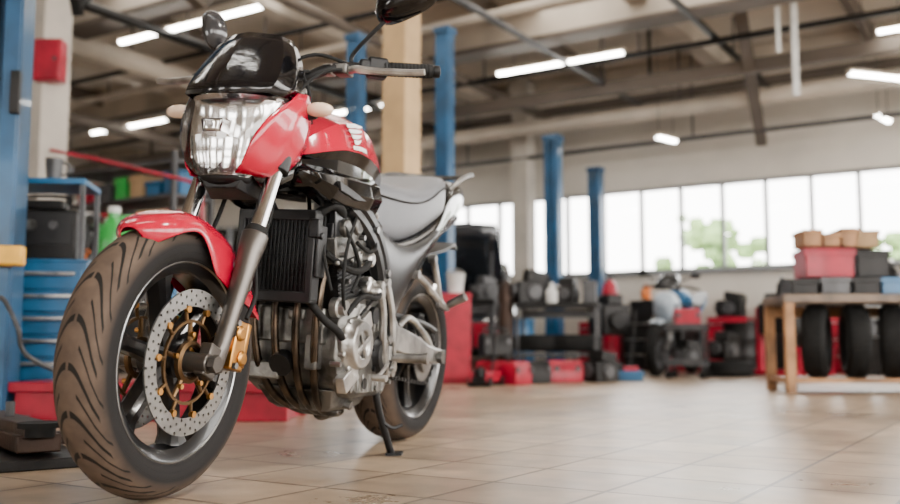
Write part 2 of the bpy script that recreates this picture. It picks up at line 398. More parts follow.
for sg in(1,-1):
    if sg>0: F=[(1.292,.062,.758),(1.299,.082,.778),(1.303,.098,.812),(1.294,.110,.85),(1.270,.123,.89),(1.236,.134,.925),(1.188,.140,.957),(1.155,.136,.982)]
    else: F=[(1.262,.082,.758),(1.258,.101,.778),(1.244,.118,.812),(1.222,.128,.85),(1.199,.134,.89),(1.172,.138,.925),(1.147,.139,.957),(1.135,.136,.982)]
    Rr=[(1.225,.092,.757),(1.18,.112,.766),(1.145,.126,.790),(1.115,.135,.822),(1.095,.141,.860),(1.088,.143,.90),(1.085,.140,.95),(1.08,.131,.992)]
    rows=[]
    for f,r in zip(F,Rr):
        f=V(f);r=V(r); row=[]
        for k in range(9):
            t=k/8; b_=t/.5 if t<=.5 else (1-t)/.5
            p=f.lerp(r,t)+V((.0,.010*b_,0)); p.y*=sg; row.append(p)
        rows.append(row)
    part('cowl_panel',MB().grid(rows),'red',bike,solid=.005,label='slim glossy red angular headlight cowl side panel',ang=27)
    part('cowl_trim',MB().grid([[V((1.235,.080*sg,.755)),V((1.18,.106*sg,.764)),V((1.13,.124*sg,.795)),V((1.10,.132*sg,.83))],[V((1.20,.08*sg,.735)),V((1.15,.098*sg,.738)),V((1.11,.112*sg,.755)),V((1.08,.120*sg,.785))]]),'bgloss',bike,solid=.005)
# windscreen
def warc(nose,side,w,z,fl,pk=0):
    P=[(side,-w,0),(side+(nose-side)*.34,-w*1.0,0),(side+(nose-side)*.70,-w*.90,0),(nose-.014,-w*fl,pk*.6),(nose+.002,-w*fl*.5,pk*.8),(nose+.010,0,pk),(nose+.002,w*fl*.5,pk*.8),(nose-.014,w*fl,pk*.6),(side+(nose-side)*.70,w*.90,0),(side+(nose-side)*.34,w*1.0,0),(side,w,0)]
    return [V((x,y,z+dz)) for x,y,dz in P]
WS=[(1.306,1.165,.130,.958,.56,-.012),(1.286,1.14,.138,.988,.58,-.006),(1.264,1.13,.136,1.016,.60,0),(1.242,1.12,.129,1.047,.62,.002),(1.219,1.116,.118,1.078,.66,.004),(1.196,1.118,.105,1.106,.72,.006),(1.176,1.12,.092,1.127,.78,.008)]
part('windscreen',MB().grid([warc(*q) for q in WS]),'screen',bike,solid=.004,label='small angular glossy smoked black flyscreen',ang=18)
mb=MB(); mb.box((1.12,0,1.03),(.05,.15,.09),(0,rad(-35),0)); mb.cyl((1.11,.035,1.04),(1.085,.035,1.058),.036).cyl((1.11,-.035,1.04),(1.085,-.035,1.058),.036)
part('instrument_cluster',mb,'bmat',bike,bevel=.008)
for sg in(1,-1):
    mb=MB(); mb.cm=0
    yc=.175 if sg>0 else -.245
    mb.cyl((1.10,.12*sg,.93),(1.10,yc-.01*sg,.94),.010,.010)
    mb.cm=1; mb.sph((1.105,yc,.952),(.022,.040,.019),20)
    part('turn_signal',mb,['bmat','amber'],bike,label='pale almond-shaped turn signal')
# handlebar
bar=[(1.03,0,1.045),(1.025,.06,1.05),(.995,.14,1.09),(.94,.23,1.105),(.845,.375,1.118)]
full=[(x,-y,z) for x,y,z in bar[:0:-1]]+bar
part('handlebar',MB().tube(full,.0145,12),'engb',bike)
for sg in(1,-1): part('handlebar_clamp',MB().box((1.035,.045*sg,1.03),(.045,.03,.06)),'alu',bike,bevel=.004)
def barp(t,sg):
    p=V(bar[3]).lerp(V(bar[4]),t); p.y*=sg; return p
for sg in(1,-1):
    a=barp(.22,sg);b=barp(1.0,sg)
    pr=[(0,.026),(.03,.026),(.035,.0185)]
    for i in range(12): pr+= [(.06+i*.075,.0185),(.075+i*.075,.0198),(.11+i*.075,.0198),(.125+i*.075,.0185)]
    pr+=[(.99,.019),(1,.018)]
    g=part('grip',MB().rod(pr,a,b,18),'rubber',bike)
    part('bar_end_weight',MB().rod([(0,.014),(.2,.017),(.9,.017),(1,.012)],b,b+(b-a).normalized()*.022,18),'engb',g)
    mb=MB(); c=barp(.12,sg)
    mb.box(c,(.045,.055,.055),(0,0,rad(-33)*-sg)); mb.box(c+V((.02,-.03*sg,.0)),(.05,.03,.035),(0,0,rad(33)*sg))
    part('switch_housing',mb,'bmat',bike,bevel=.007)
    tip=[(.975,.185*sg,1.09),(.985,.215*sg,1.09),(.965,.27*sg,1.088),(.93,.35*sg,1.092),(.925,.385*sg,1.094)] if sg>0 else [(.985,-.185,1.075),(1.01,-.22,1.073),(1.00,-.29,1.070),(.975,-.38,1.073),(.965,-.43,1.078)]
    part('lever',MB().tube(tip,[.011,.009],8),'alu2',bike,label='polished hand lever')
    part('lever_bracket',MB().box((.975,.17*sg,1.09),(.05,.04,.028)).cyl((.97,.16*sg,1.095),(.955,.14*sg,1.1),.016),'alu',bike,bevel=.004)
part('brake_reservoir',MB().rod([(0,.018),(.1,.022),(.8,.022),(.82,.024),(1,.024)],(.985,-.14,1.10),(.98,-.14,1.145)),'bmat',bike)
part('clutch_adjuster',MB().cyl((.985,.12,1.085),(1.0,.09,1.08),.012).box((.99,.135,1.088),(.03,.03,.03)),'alu2',bike,bevel=.003)
for P in ([(.975,.19,1.09),(1.04,.15,1.07),(1.10,.11,1.0),(1.11,.08,.88),(1.03,.06,.8)],[(.96,.2,1.10),(1.03,.11,1.12),(1.09,.03,1.05),(1.06,-.02,.93),(.98,0,.85)],[(.96,-.2,1.10),(1.04,-.11,1.13),(1.1,-.03,1.05),(1.06,.02,.93)],[(1.0,.09,1.08),(1.07,.10,1.06),(1.08,.13,1.0),(1.04,.12,.93)]):
    part('cable',MB().tube(P,.005),'rubber',bike)
def mirror(sg,base,elbow,c,yaw,roll,sc=1.15,m_='bgloss',ex=.75):
    part('mirror_stem',MB().tube([base,V(base)+V((0,0,.03)),elbow,c],.006,8),'bmat',bike)
    n=28
    def ring(x,k):
        out=[]
        for i in range(n):
            a=2*math.pi*i/n; yy=math.copysign(abs(math.cos(a))**ex,math.cos(a)); zz=math.copysign(abs(math.sin(a))**ex,math.sin(a))
            w=.078*(1-.12*zz); out.append(V((x,yy*w*k,zz*.047*k*(1-.2*yy*sg)+ .008*yy*sg))*sc)
        return out
    mb=MB(); mb.loft([ring(x,k) for x,k in((0,.96),(-.002,1),(.012,1.0),(.026,.92),(.04,.75),(.048,.5),(.052,.2))])
    h=part('mirror_head',mb,m_,bike,loc=c,rot=(rad(roll),0,rad(yaw)))
    part('mirror_glass',MB().loft([ring(-.0035,.9),ring(-.002,.9)]),'chrome',h)
mirror(1,(.955,.185,1.11),(.965,.25,1.20),(.955,.335,1.285),-8,6)
mirror(-1,(.955,-.185,1.11),(.95,-.235,1.18),(.93,-.270,1.235),-14,-58,.80,'mirr',.95)
# tank
TK=[(.50,.085,.80,.88),(.56,.115,.785,.930),(.63,.142,.775,.970),(.70,.160,.77,.995),(.78,.172,.77,1.010),(.86,.176,.775,1.008),(.94,.170,.785,.984),(1.0,.154,.79,.948),(1.045,.128,.80,.905),(1.07,.09,.815,.870)]
def tki(x):
    for a,b in zip(TK,TK[1:]):
        if a[0]<=x<=b[0]:
            t=(x-a[0])/(b[0]-a[0]); return [a[i]+(b[i]-a[i])*t for i in range(4)]
def tsec(x):
    _,w,zb,zt=tki(min(max(x,.5),1.0699)); h=zt-zb
    half=[(0,zb),(w*.8,zb),(w*.90,zb+.10*h),(w*.93,zb+.34*h),(w*1.04,zb+.48*h),(w*.99,zb+.62*h),(w*.86,zb+.84*h),(w*.60,zb+.95*h),(w*.36,zb+.985*h),(w*.15,zt)]
    return [V((x,y,z)) for y,z in half]+[V((x,0,zt))]+[V((x,-y,z)) for y,z in half[:0:-1]]
def tkp(x,fr):
    _,w,zb,zt=tki(x); h=zt-zb
    K=[(.48,1.04),(.62,.99),(.84,.86),(.95,.60)]
    for a,b in zip(K,K[1:]):
        if a[0]<=fr<=b[0]:
            t=(fr-a[0])/(b[0]-a[0]); y=w*(a[1]+(b[1]-a[1])*t)
            return V((x,y,zb+fr*h))+V((0,.007,.002))
mb=MB()
xs=[.50+i*.57/30 for i in range(31)]
mb.loft([tsec(x) for x in xs])
for i,f in enumerate(mb.f):
    c=sum((mb.v[k] for k in f),V())/len(f)
    _,w_,zb_,zt_=tki(min(max(c.x,.5),1.0699)); fr=(c.z-zb_)/(zt_-zb_)
    mb.m[i]=1 if (abs(c.y)<.035 or fr<.46) else 0
tank=part('fuel_tank',mb,['red','bgloss'],bike,label='glossy crimson fuel tank with black lower half and crease',ang=20)
part('fuel_cap',MB().rod([(0,.045),(.7,.045),(1,.038)],(.80,0,.995),(.80,0,1.022),24),'alu',tank)
for sg in(1,-1):
    mb=MB()
    for k in range(4):
        x0=.905-.004*k; L=.105-.022*k; up0=.835-.070*k; wd0=.048
        rows=[]
        for j in range(15):
            t=j/14; x=x0-L*t; wd=wd0*(1-t**2.2)+.006
            up=up0-.025*math.sin(math.pi*t)*.5+.01*t
            rows.append([tkp(x,min(.839,max(.49,up-wd+wd*i/3))) for i in range(4)])
        for r in rows:
            for p in r: p.y*=sg
        mb.grid(rows)
    for k in range(6):
        x=.905-k*.014
        q=[tkp(x,.545),tkp(x-.0095,.545),tkp(x-.0095,.495),tkp(x,.495)]
        for p in q: p.y*=sg
        mb.add(q,[(0,1,2,3)])
    part('emblem',mb,'logo',tank,label='small white wing emblem',solid=.002,flat=True)
# shrouds
for sg in(1,-1):
    rows=[]
    for i in range(7):
        t=i/6; x=.70+.41*t
        zt=.835-.02*t; zb=.715-.005*t+ (.06*max(0,(t-.6)/.4))
        yo=.174-.010*t-(.03*max(0,(t-.7)/.3))
        rows.append([V((x,(yo-.02)*sg,zt)),V((x,(yo+.002)*sg,zt-.02)),V((x,(yo+.014)*sg,(zt*.5+zb*.5))),V((x,(yo-.002)*sg,zb+.025)),V((x,(yo-.035)*sg,zb))])
    part('tank_shroud',MB().grid(rows),'bgloss',bike,solid=.005,label='glossy black radiator shroud',ang=15)
    part('shroud_vent',MB().prism([V((x,.176*sg,z)) for x,z in((.98,.79),(.88,.775),(.80,.76),(.86,.752),(.97,.765))],(0,.012*sg,0)),'bmat',bike,bevel=.002)
def sect(x,w,zb,zt,n=24,e=.55):
    zc=(zb+zt)/2;h=(zt-zb)/2
    return [V((x,w*math.copysign(abs(math.cos(a))**e,math.cos(a)),zc+h*math.copysign(abs(math.sin(a))**e,math.sin(a)))) for a in [2*math.pi*(j+.5)/n for j in range(n)]]
SE=[(.575,.085,.70,.845),(.56,.115,.68,.868),(.48,.132,.67,.868),(.38,.146,.68,.868),(.28,.155,.71,.878),(.19,.156,.75,.905),(.12,.152,.775,.938),(.05,.146,.80,.960),(.0,.135,.825,.965),(-.03,.11,.84,.955)]
part('seat',MB().loft([sect(*q,e=.38) for q in SE]),'seat',bike,sub=1,label='plump grey vinyl stepped seat',ang=80)
for sg in(1,-1):
    path=[tuple(V((x,(w*1.01)*sg,zb+(zt-zb)*.72))) for x,w,zb,zt in SE[1:-1]]
    part('seat_piping',MB().tube(path,.0035,6,3),'bmat',bike)
mb=MB()
mb.loft([sect(*q,e=.5) for q in((.62,.12,.50,.69),(.5,.14,.50,.69),(.38,.150,.53,.70),(.25,.152,.60,.735),(.12,.146,.67,.78),(.04,.14,.71,.83),(-.02,.135,.74,.93),(-.08,.132,.77,.970),(-.20,.118,.82,.985),(-.32,.09,.87,.985),(-.41,.065,.905,.980),(-.44,.045,.92,.97))])
part('tail_fairing',mb,'bgloss',bike,sub=1,label='glossy black side and raised tail fairing',ang=80)
for sg in(1,-1):
    part('grab_rail',MB().tube([(-.02,.140*sg,.92),(-.06,.168*sg,.965),(-.17,.165*sg,1.0),(-.28,.13*sg,1.015),(-.33,.06*sg,1.015),(-.335,0,1.015)],.010),'alu',bike,label='compact dark silver passenger grab rail')
    part('side_panel',MB().grid([[V((x,y*sg,zt)),V((x,(y+.014)*sg,zt*.7+zb*.3)),V((x,(y+.010)*sg,zt*.3+zb*.7)),V((x,(y-.01)*sg,zb))] for x,y,zt,zb in((.72,.148,.745,.69),(.64,.150,.72,.56),(.56,.152,.69,.40),(.50,.154,.675,.37),(.44,.156,.67,.44),(.36,.156,.68,.54),(.26,.156,.705,.63),(.12,.152,.765,.73))]),'frame',bike,solid=.005,sub=1,label='dark side panel sweeping from tank to footpeg')
part('tail_light',MB().sph((-.44,0,.945),(.02,.05,.022)),'red',bike)
mb=MB(); mb.loft([[V((x,-w,z)),V((x,w,z)),V((x,w,z+.012)),V((x,-w,z+.012))] for x,w,z in((.1,.08,.65),(-.15,.09,.70),(-.32,.07,.74),(-.40,.05,.73))])
part('rear_fender',mb,'bmat',bike)
part('air_box',MB().box((.44,0,.56),(.22,.20,.22)).box((.40,0,.47),(.14,.16,.12)),'bmat',bike,bevel=.02)
# frame
for sg in(1,-1):
    mb=MB()
    path=smoothpath([(1.03,.05,.84),(.92,.11,.80),(.78,.150,.735),(.66,.160,.65),(.575,.158,.52),(.525,.150,.38),(.50,.13,.27)],6)
    rings=[]
    for i,p in enumerate(path):
        d=(path[min(i+1,len(path)-1)]-path[max(i-1,0)]).normalized(); nrm=V((0,1,0)); t=d.cross(nrm).normalized()
        hw=.038; q=[p+t*hw+nrm*.008,p+t*hw*.75+nrm*.020,p+t*hw*.25+nrm*.020,p+nrm*.012,p-t*hw*.25+nrm*.020,p-t*hw*.75+nrm*.020,p-t*hw+nrm*.008,p-t*hw-nrm*.014,p+t*hw-nrm*.014]
        rings.append([V((a.x,a.y*sg,a.z)) for a in q])
    mb.loft(rings)
    part('frame_spar',mb,'frame',bike,label='dark ribbed frame spar')
    for x,y,z in((.70,.178,.69),(.60,.180,.57),(.54,.172,.42)): part('frame_bolt',MB().cyl((x,(y-.01)*sg,z),(x,(y+.008)*sg,z),.011,n=6),'steel',bike)
    part('subframe',MB().tube([(.60,.12*sg,.60),(.35,.12*sg,.60),(.05,.11*sg,.73),(-.3,.07*sg,.85)],.013),'frame',bike)
    part('subframe_strut',MB().tube([(.54,.12*sg,.46),(.35,.13*sg,.52),(.10,.12*sg,.71)],.012),'frame',bike)
# radiator
RW_=.118
mb=MB(); mb.cm=0
mb.box((.965,.01,.695),(.045,2*RW_,.03)).box((.965,.01,.475),(.045,2*RW_,.03))
for sg in(1,-1): mb.box((.965,.01+(RW_-.01)*sg,.585),(.045,.022,.24))
rd=part('radiator',mb,'bmat',bike,bevel=.004,label='slim black radiator with fine fins')
mb=MB()
for i in range(48): mb.box((.967,.01,.492+i*.00405),(.03,RW_*1.86,.0018))
mb.box((.955,.01,.585),(.006,RW_*1.86,.2))
part('radiator_core',mb,'engb',rd)
mb=MB()
for i in range(19): mb.box((.985,-.098+i*.012,.585),(.002,.002,.2))
part('radiator_guard',mb,'engb',rd)
part('radiator_hose',MB().tube([(.95,.11,.70),(.93,.145,.73),(.88,.15,.72),(.82,.12,.70)],.014,12),'rubber',rd)
part('radiator_hose',MB().tube([(.94,.10,.47),(.92,.14,.42),(.88,.165,.39),(.82,.16,.36)],.011,12),'rubber',rd)
part('horn',MB().lathe([(.0,.02),(.03,.018),(.042,.008),(.042,-.008),(.02,-.02),(0,-.02)],c=(1.02,-.06,.76),axis=(1,0,0),n=28),'bmat',bike)
part('radiator_bracket',MB().box((.99,.13,.66),(.02,.03,.05)).box((.96,.135,.60),(.05,.01,.14)).cyl((.98,.13,.64),(.98,.15,.64),.01,n=6),'engb',bike,bevel=.003)
# engine
mb=MB()
prof=[(.44,.30),(.42,.42),(.50,.49),(.66,.50),(.80,.48),(.85,.42),(.86,.32),(.82,.24),(.74,.20),(.52,.20)]
rings=[]
for y,k in((-.165,.9),(-.15,1),(.15,1),(.165,.9)):
    rings.append([V((.66+(x-.66)*k,y,.34+(z-.34)*k)) for x,z in prof])
mb.loft(rings)
mb.loft([[V((x,-w,z)) ,V((x2,-w,z)),V((x2,w,z)),V((x,w,z))] for x,x2,w,z in((.52,.80,.12,.22),(.56,.76,.10,.17),(.58,.74,.08,.155))])
for i in range(6): mb.box((.50+i*.03,.163,.44-.004*i),(.006,.02,.06))
for i in range(7): mb.box((.55+i*.035,.161,.235+.002*i),(.005,.012,.05))
eng=part('engine',mb,'alu',bike,bevel=.006,label='cast aluminium inline engine crankcase')
R16=(0,rad(16),0)
mb=MB()
mb.box((.775,0,.53),(.15,.28,.13),R16)
for i in range(12): mb.box((.752+i*.0031,0,.482+i*.010),(.165,.290,.0028),R16)
part('cylinder_block',mb,'engb',eng)
mb=MB(); mb.box((.81,0,.635),(.20,.31,.075),R16); mb.box((.825,0,.69),(.17,.29,.04),R16)
for sg in(1,-1):
    mb.cyl((.86,.145*sg,.675),(.86,.166*sg,.675),.028,.024,n=20); mb.cyl((.785,.145*sg,.69),(.785,.166*sg,.69),.028,.024,n=20)
    for dx,dz in((-.07,-.03),(.09,-.06),(.0,-.045)): mb.cyl((.81+dx,.15*sg,.635+dz),(.81+dx,.164*sg,.635+dz),.008,n=6)
part('cylinder_head',mb,'alu',eng,bevel=.006)
def cover(mb,x,z,r,y0,y1,bolts):
    mb.lathe([(r,y0),(r,y0+(y1-y0)*.3),(r*.92,y0+(y1-y0)*.45),(r*.85,y1*.97+y0*.03),(r*.6,y1),(r*.5,y1),(r*.46,y1-.008),(r*.2,y1-.006),(0,y1-.004)],c=(x,0,z),n=40)
    for k in range(bolts):
        a=2*math.pi*k/bolts+.3; mb.cyl((x+(r-.003)*math.cos(a),y0,z+(r-.003)*math.sin(a)),(x+(r-.003)*math.cos(a),y0+.022,z+(r-.003)*math.sin(a)),.009,n=10)
    return mb
mb=cover(MB(),.775,.355,.078,.155,.200,9); mb.box((.775,.198,.355),(.09,.006,.016),(0,.5,0)).box((.775,.198,.355),(.09,.006,.016),(0,2.07,0))
mb.box((.80,.165,.26),(.09,.03,.05),(0,.5,0)).box((.71,.165,.42),(.05,.03,.05),(0,.5,0))
part('stator_cover',mb,'alu2',eng,bevel=.003,label='round cast engine side cover with bolts')
part('sprocket_cover',cover(MB(),.575,.325,.066,.150,.185,6),'engb',eng)
mb=cover(MB(),.70,.345,.10,.155,.20,9)
for v in mb.v: v.y*=-1
part('clutch_cover',mb,'alu2',eng)
for (x,z,r,y0,y1,m_) in ((.85,.455,.028,.13,.172,'alu2'),(.66,.44,.033,.14,.18,'engb'),(.56,.43,.02,.14,.172,'alu2'),(.68,.24,.022,.13,.168,'engb'),(.52,.28,.018,.14,.17,'alu2')):
    part('engine_plug',MB().rod([(0,r),(.5,r),(.6,r*.8),(1,r*.75)],(x,y0,z),(x,y1,z),18),m_,eng)
for i,(x,z) in enumerate(((.86,.30),(.83,.25),(.78,.225),(.50,.24),(.48,.40),(.62,.47),(.70,.475),(.78,.465),(.60,.225),(.84,.53),(.72,.53),(.88,.60),(.76,.66))):
    part('engine_bolt',MB().cyl((x,.14,z),(x,.172,z),.008,n=6),'steel',eng)
part('thermostat_housing',MB().box((.73,.13,.60),(.07,.07,.06),(0,.3,0)).cyl((.73,.16,.60),(.73,.19,.60),.022),'alu2',eng,bevel=.008)
part('water_pump',MB().box((.66,.15,.52),(.08,.04,.05),(0,-.3,0)).cyl((.64,.16,.51),(.64,.19,.51),.026),'alu2',eng,bevel=.008)
part('ignition_cap',MB().box((.90,.12,.66),(.03,.05,.05)).cyl((.90,.10,.60),(.93,.10,.60),.015),'engb',eng,bevel=.004)
part('starter_motor',MB().cyl((.60,-.02,.53),(.60,.12,.53),.035,n=20).cyl((.60,.12,.53),(.60,.135,.53),.022),'engb',eng)
part('valve_cover_bolt',MB().cyl((.80,.12,.705),(.80,.12,.722),.010,n=6),'steel',eng)
part('oil_pan_plug',MB().cyl((.66,.07,.18),(.66,.12,.17),.013,n=6),'steel',eng)
part('engine_mount',MB().prism([V((x,.13,z)) for x,z in((.92,.74),(.90,.60),(.86,.56),(.83,.60),(.86,.74))],(0,.02,0)),'frame',eng,bevel=.003)
part('front_cover',MB().box((.865,.0,.40),(.03,.24,.10)).box((.87,.09,.33),(.04,.04,.10)).box((.86,-.06,.27),(.04,.10,.05)).box((.88,.04,.43),(.03,.05,.03)),'alu',eng,bevel=.006)
for y in(-.12,-.04,.04,.12):
    part('throttle_body',MB().cyl((.74,y,.64),(.66,y,.68),.026,.03,n=14).cyl((.66,y,.68),(.60,y,.70),.034,.036,n=14).box((.68,y,.72),(.03,.02,.05)),'engb',eng)
part('fuel_rail',MB().tube([(.68,-.14,.74),(.68,.14,.74),(.66,.15,.72),(.64,.15,.66)],.008),'alu2',eng)
part('oil_filter',MB().cyl((.86,.0,.30),(.89,.0,.285),.034,n=24),'engb',eng)
for P,r in (([(.86,.17,.45),(.90,.18,.52),(.88,.175,.62),(.80,.16,.72)],.005),([(.80,.165,.40),(.72,.18,.47),(.66,.17,.50),(.62,.14,.56)],.004),([(.92,.12,.70),(.95,.14,.6),(.93,.16,.5)],.005),([(.73,.18,.60),(.78,.185,.57),(.85,.175,.56),(.92,.13,.60)],.010),([(.64,.18,.51),(.70,.195,.49),(.78,.185,.49),(.84,.17,.44)],.008),([(.88,.16,.68),(.84,.18,.62),(.80,.18,.56),(.84,.18,.50)],.006),([(.68,.15,.70),(.70,.18,.64),(.76,.185,.62),(.82,.175,.64)],.006)):
    part('engine_hose',MB().tube(P,r),'rubber',eng)
# exhaust
for i,y in enumerate((-.09,-.02,.05,.115)):
    y2=y*.45
    part('exhaust_pipe',MB().cyl((.855,y,.595),(.873,y,.583),.024,.021).tube([(.86,y,.595),(.886,y*1.0,.565),(.903,y*.98,.47),(.898,y*.92,.37),(.865,y*.82,.27),(.80,y*.65,.195),(.71,y2,.155),(.62,y2,.14),(.5,y2*.6-.02,.135)],.0115,14,7),'exh',bike,label='heat-tinted exhaust header pipe')
part('muffler',MB().tube([(.55,-.03,.135),(.38,-.08,.13),(.30,-.15,.14),(.22,-.19,.16)],.03,14).rod([(0,.03),(.1,.048),(.9,.05),(1,.035)],(.24,-.18,.15),(-.25,-.2,.34),24),'exh',bike)
# swingarm
mb=MB()
for sg in(1,-1):
    mb.loft([[V((x,(y-.014)*sg,z+h)),V((x,(y+.014)*sg,z+h*.8)),V((x,(y+.016)*sg,z-h*.8)),V((x,(y-.014)*sg,z-h))] for x,y,z,h in((.46,.115,.375,.045),(.35,.12,.37,.05),(.2,.125,.345,.045),(.08,.125,.32,.035),(-.06,.125,.308,.03))])
    mb.tube([(.34,.12*sg,.41),(.26,.125*sg,.44),(.12,.125*sg,.39),(.02,.125*sg,.335)],.013)
mb.box((.40,0,.375),(.09,.24,.08)).cyl((.47,-.145,.375),(.47,.145,.375),.028)
sw=part('swingarm',mb,'alu2',bike,bevel=.004,label='silver aluminium swingarm')
for sg in(1,-1): part('chain_adjuster',MB().box((-.065,.127*sg,.308),(.03,.035,.05)),'alu',sw,bevel=.003)
mb=MB(); P=[]
for k in range(40):
    x=k/39*.575; P.append((x,.308+.098-(.058)*k/39*1.0))
for k in range(8): a=rad(80-k*22); P.append((.575+.04*math.cos(a),.31+.04*math.sin(a)))
for k in range(40): x=.575-k/39*.575; P.append((x,.27-(.27-.21)*k/39))
for k in range(20): a=rad(-95-k*9); P.append((.098*math.cos(a),.308+.098*math.sin(a)))
for i,(x,z) in enumerate(P):
    x2,z2=P[(i+1)%len(P)]; mb.box(((x+x2)/2,.088,(z+z2)/2),(.0145,.012 if i%2 else .02,.011),(0,-math.atan2(z2-z,x2-x),0))
part('chain',mb,'dark',bike,flat=True)
part('chain_guard',MB().tube([(.36,.105,.445),(.2,.105,.435),(.05,.105,.42),(-.05,.105,.40)],.012),'bmat',bike)
part('rear_shock',MB().cyl((.33,0,.40),(.42,0,.66),.018).tube([(.33+.0015*k+.03*math.cos(k*1.0),.032*math.sin(k*1.0),.43+.0038*k) for k in range(50)],.006,6,1),'dark',bike)
for sg in(1,-1):
    mb=MB()
    mb.tube([(.66,.182*sg,.54),(.620,.184*sg,.45),(.60,.182*sg,.36),(.545,.175*sg,.26)],.012,8)
    mb.tube([(.61,.182*sg,.545),(.560,.184*sg,.46),(.53,.182*sg,.37),(.49,.175*sg,.28)],.012,8)
    mb.tube([(.60,.182*sg,.36),(.53,.182*sg,.37)],.010,8); mb.tube([(.545,.175*sg,.26),(.49,.175*sg,.28)],.012,8)
    mb.prism([V((x,.172*sg,z)) for x,z in((.595,.37),(.53,.38),(.50,.31),(.555,.28))],(0,.012*sg,0))
    for x,z in((.655,.53),(.61,.54),(.53,.27),(.57,.37)): mb.cyl((x,.165*sg,z),(x,.194*sg,z),.013,n=12)
    hb=part('footpeg_bracket',mb,'alu2',bike,label='polished aluminium footpeg hanger')
    part('footpeg',MB().rod([(0,.010),(.15,.010),(.16,.015),(.95,.015),(1,.018)],(.53,.182*sg,.315),(.515,.290*sg,.32)).cyl((.515,.285*sg,.32),(.514,.297*sg,.32),.018),'alu2',hb)
    mb=MB()
    mb.tube([(.32,.165*sg,.585),(.20,.165*sg,.55),(.08,.16*sg,.51),(.01,.16*sg,.49)],.011,8)
    mb.tube([(.17,.165*sg,.65),(.12,.165*sg,.58),(.06,.16*sg,.51),(.01,.16*sg,.49)],.011,8)
    mb.tube([(.24,.165*sg,.565),(.17,.165*sg,.53),(.14,.165*sg,.56)],.008,8)
    mb.prism([V((x,.155*sg,z)) for x,z in((.08,.515),(.01,.50),(-.005,.475),(.09,.49))],(0,.012*sg,0))
    for x,z in((.32,.585),(.17,.65),(.01,.49)): mb.cyl((x,.15*sg,z),(x,.176*sg,z),.014,n=12)
    pb=part('passenger_footpeg_bracket',mb,'alu2',bike,label='open silver passenger footpeg bracket')
    part('passenger_footpeg',MB().rod([(0,.010),(.2,.010),(.22,.014),(1,.016)],(.01,.16*sg,.49),(.02,.24*sg,.53)),'alu',pb)
part('shift_lever',MB().tube([(.56,.185,.30),(.62,.19,.27),(.68,.195,.26)],.006).cyl((.68,.19,.26),(.68,.235,.26),.010).tube([(.56,.188,.31),(.56,.19,.35)],.007),'alu2',bike)
mb=MB(); mb.cyl((.56,.10,.24),(.56,.16,.235),.018); mb.tube([(.56,.145,.24),(.53,.155,.15),(.475,.178,.03),(.468,.180,.018)],.012,12)
mb.box((.455,.185,.0175),(.075,.05,.007),(rad(4),0,.3)); mb.tube([(.52,.16,.12),(.50,.19,.10),(.48,.215,.11)],.006)
part('kickstand',mb,'engb',bike,label='black side stand with flat foot')
for P,r in (([(.84,.1,.70),(.88,.13,.76),(.95,.12,.75)],.006),([(.84,.03,.70),(.9,.05,.77),(1.0,.05,.77)],.006),([(.99,-.08,.72),(1.03,0,.74),(1.0,.1,.735)],.008)):
    part('plug_lead',MB().tube(P,r),'rubber',bike)

# ================================================================= ROOM
A=(.845,-.534); B=(.534,.845); RZ=math.atan2(-.534,.845)
def RW(s,t,z=0): return V((s*A[0]+t*B[0],s*A[1]+t*B[1],z))
S0,S1,T0,T1=-16.2,5.0,-7.0,12.84
CH=4.2
def rbox(mb,s0,s1,t0,t1,z0,z1): mb.box(((s0+s1)/2,(t0+t1)/2,(z0+z1)/2),(s1-s0,t1-t0,z1-z0))
def rpart(name,mb,m,**k): return structure(part(name,mb,m,rot=(0,0,RZ),**k))
mb=MB(); rbox(mb,S0,S1,T0,T1+.2,-.1,0); rpart('floor',mb,'floor')
mb=MB(); rbox(mb,-45,45,-45,45,-.3,-.12); structure(part('ground',mb,'ground'))
mb=MB(); rbox(mb,S0,S1,T0,T1+.2,CH,CH+.15); rpart('ceiling',mb,'ceil')
SI,HE=1.37,2.57
mb=MB(); rbox(mb,S0,S1,T1,T1+.2,0,SI); rbox(mb,S0,S1,T1,T1+.2,HE,CH)
W=.575
openings=[(-15.6,-12.5),(-12.0,-8.9),(-8.4,3.84)]
edges=[S0]+[e for o in openings for e in o]+[S1]
for i in range(0,len(edges),2): rbox(mb,edges[i],edges[i+1],T1,T1+.2,SI,HE)
rpart('wall_back',mb,'wall')
mb=MB(); rbox(mb,S0-.2,S0,T0,T1+.2,0,CH); rpart('wall_left',mb,'wall')
mb=MB(); rbox(mb,S1,S1+.2,T0,T1+.2,0,.9); rbox(mb,S1,S1+.2,T0,T1+.2,3.5,CH)
for t in(-7,-3,1,5,9,12.6): rbox(mb,S1,S1+.2,t,t+.4,.9,3.5)
rpart('wall_right',mb,'wall')
mb=MB(); rbox(mb,S0,S1,T0-.2,T0,3.2,CH); rbox(mb,S0,S1,T0-.2,T0,0,1.4)
for s0,s1 in((-16.2,-9),(-7,-3.5),(-1.5,1),(3,5)): rbox(mb,s0,s1,T0-.2,T0,1.4,3.2)
rpart('wall_front',mb,'wall')
mb=MB(); rbox(mb,S0,S1,T1-.03,T1,0,.12); rpart('baseboard_back',mb,'beam')
wi=0
for lo,hi in openings:
    n=round((hi-lo)/W); w=(hi-lo)/n
    for k in range(n):
        wi+=1; s=lo+w*(k+.5)
        mb=MB(); h=HE-SI; fw_=.026
        for sx in(-1,1): mb.box((sx*(w/2-fw_/2),0,0),(fw_,.07,h))
        for sz in(-1,1): mb.box((0,0,sz*(h/2-.02)),(w-2*fw_,.07,.04))
        f=part('window_%d'%wi,mb,'winf',loc=RW(s,T1+.08,(SI+HE)/2),rot=(0,0,RZ)); structure(f)
        part('glass_pane',MB().box((0,0,0),(w-2*fw_,.006,h-.08)),'pane',f)
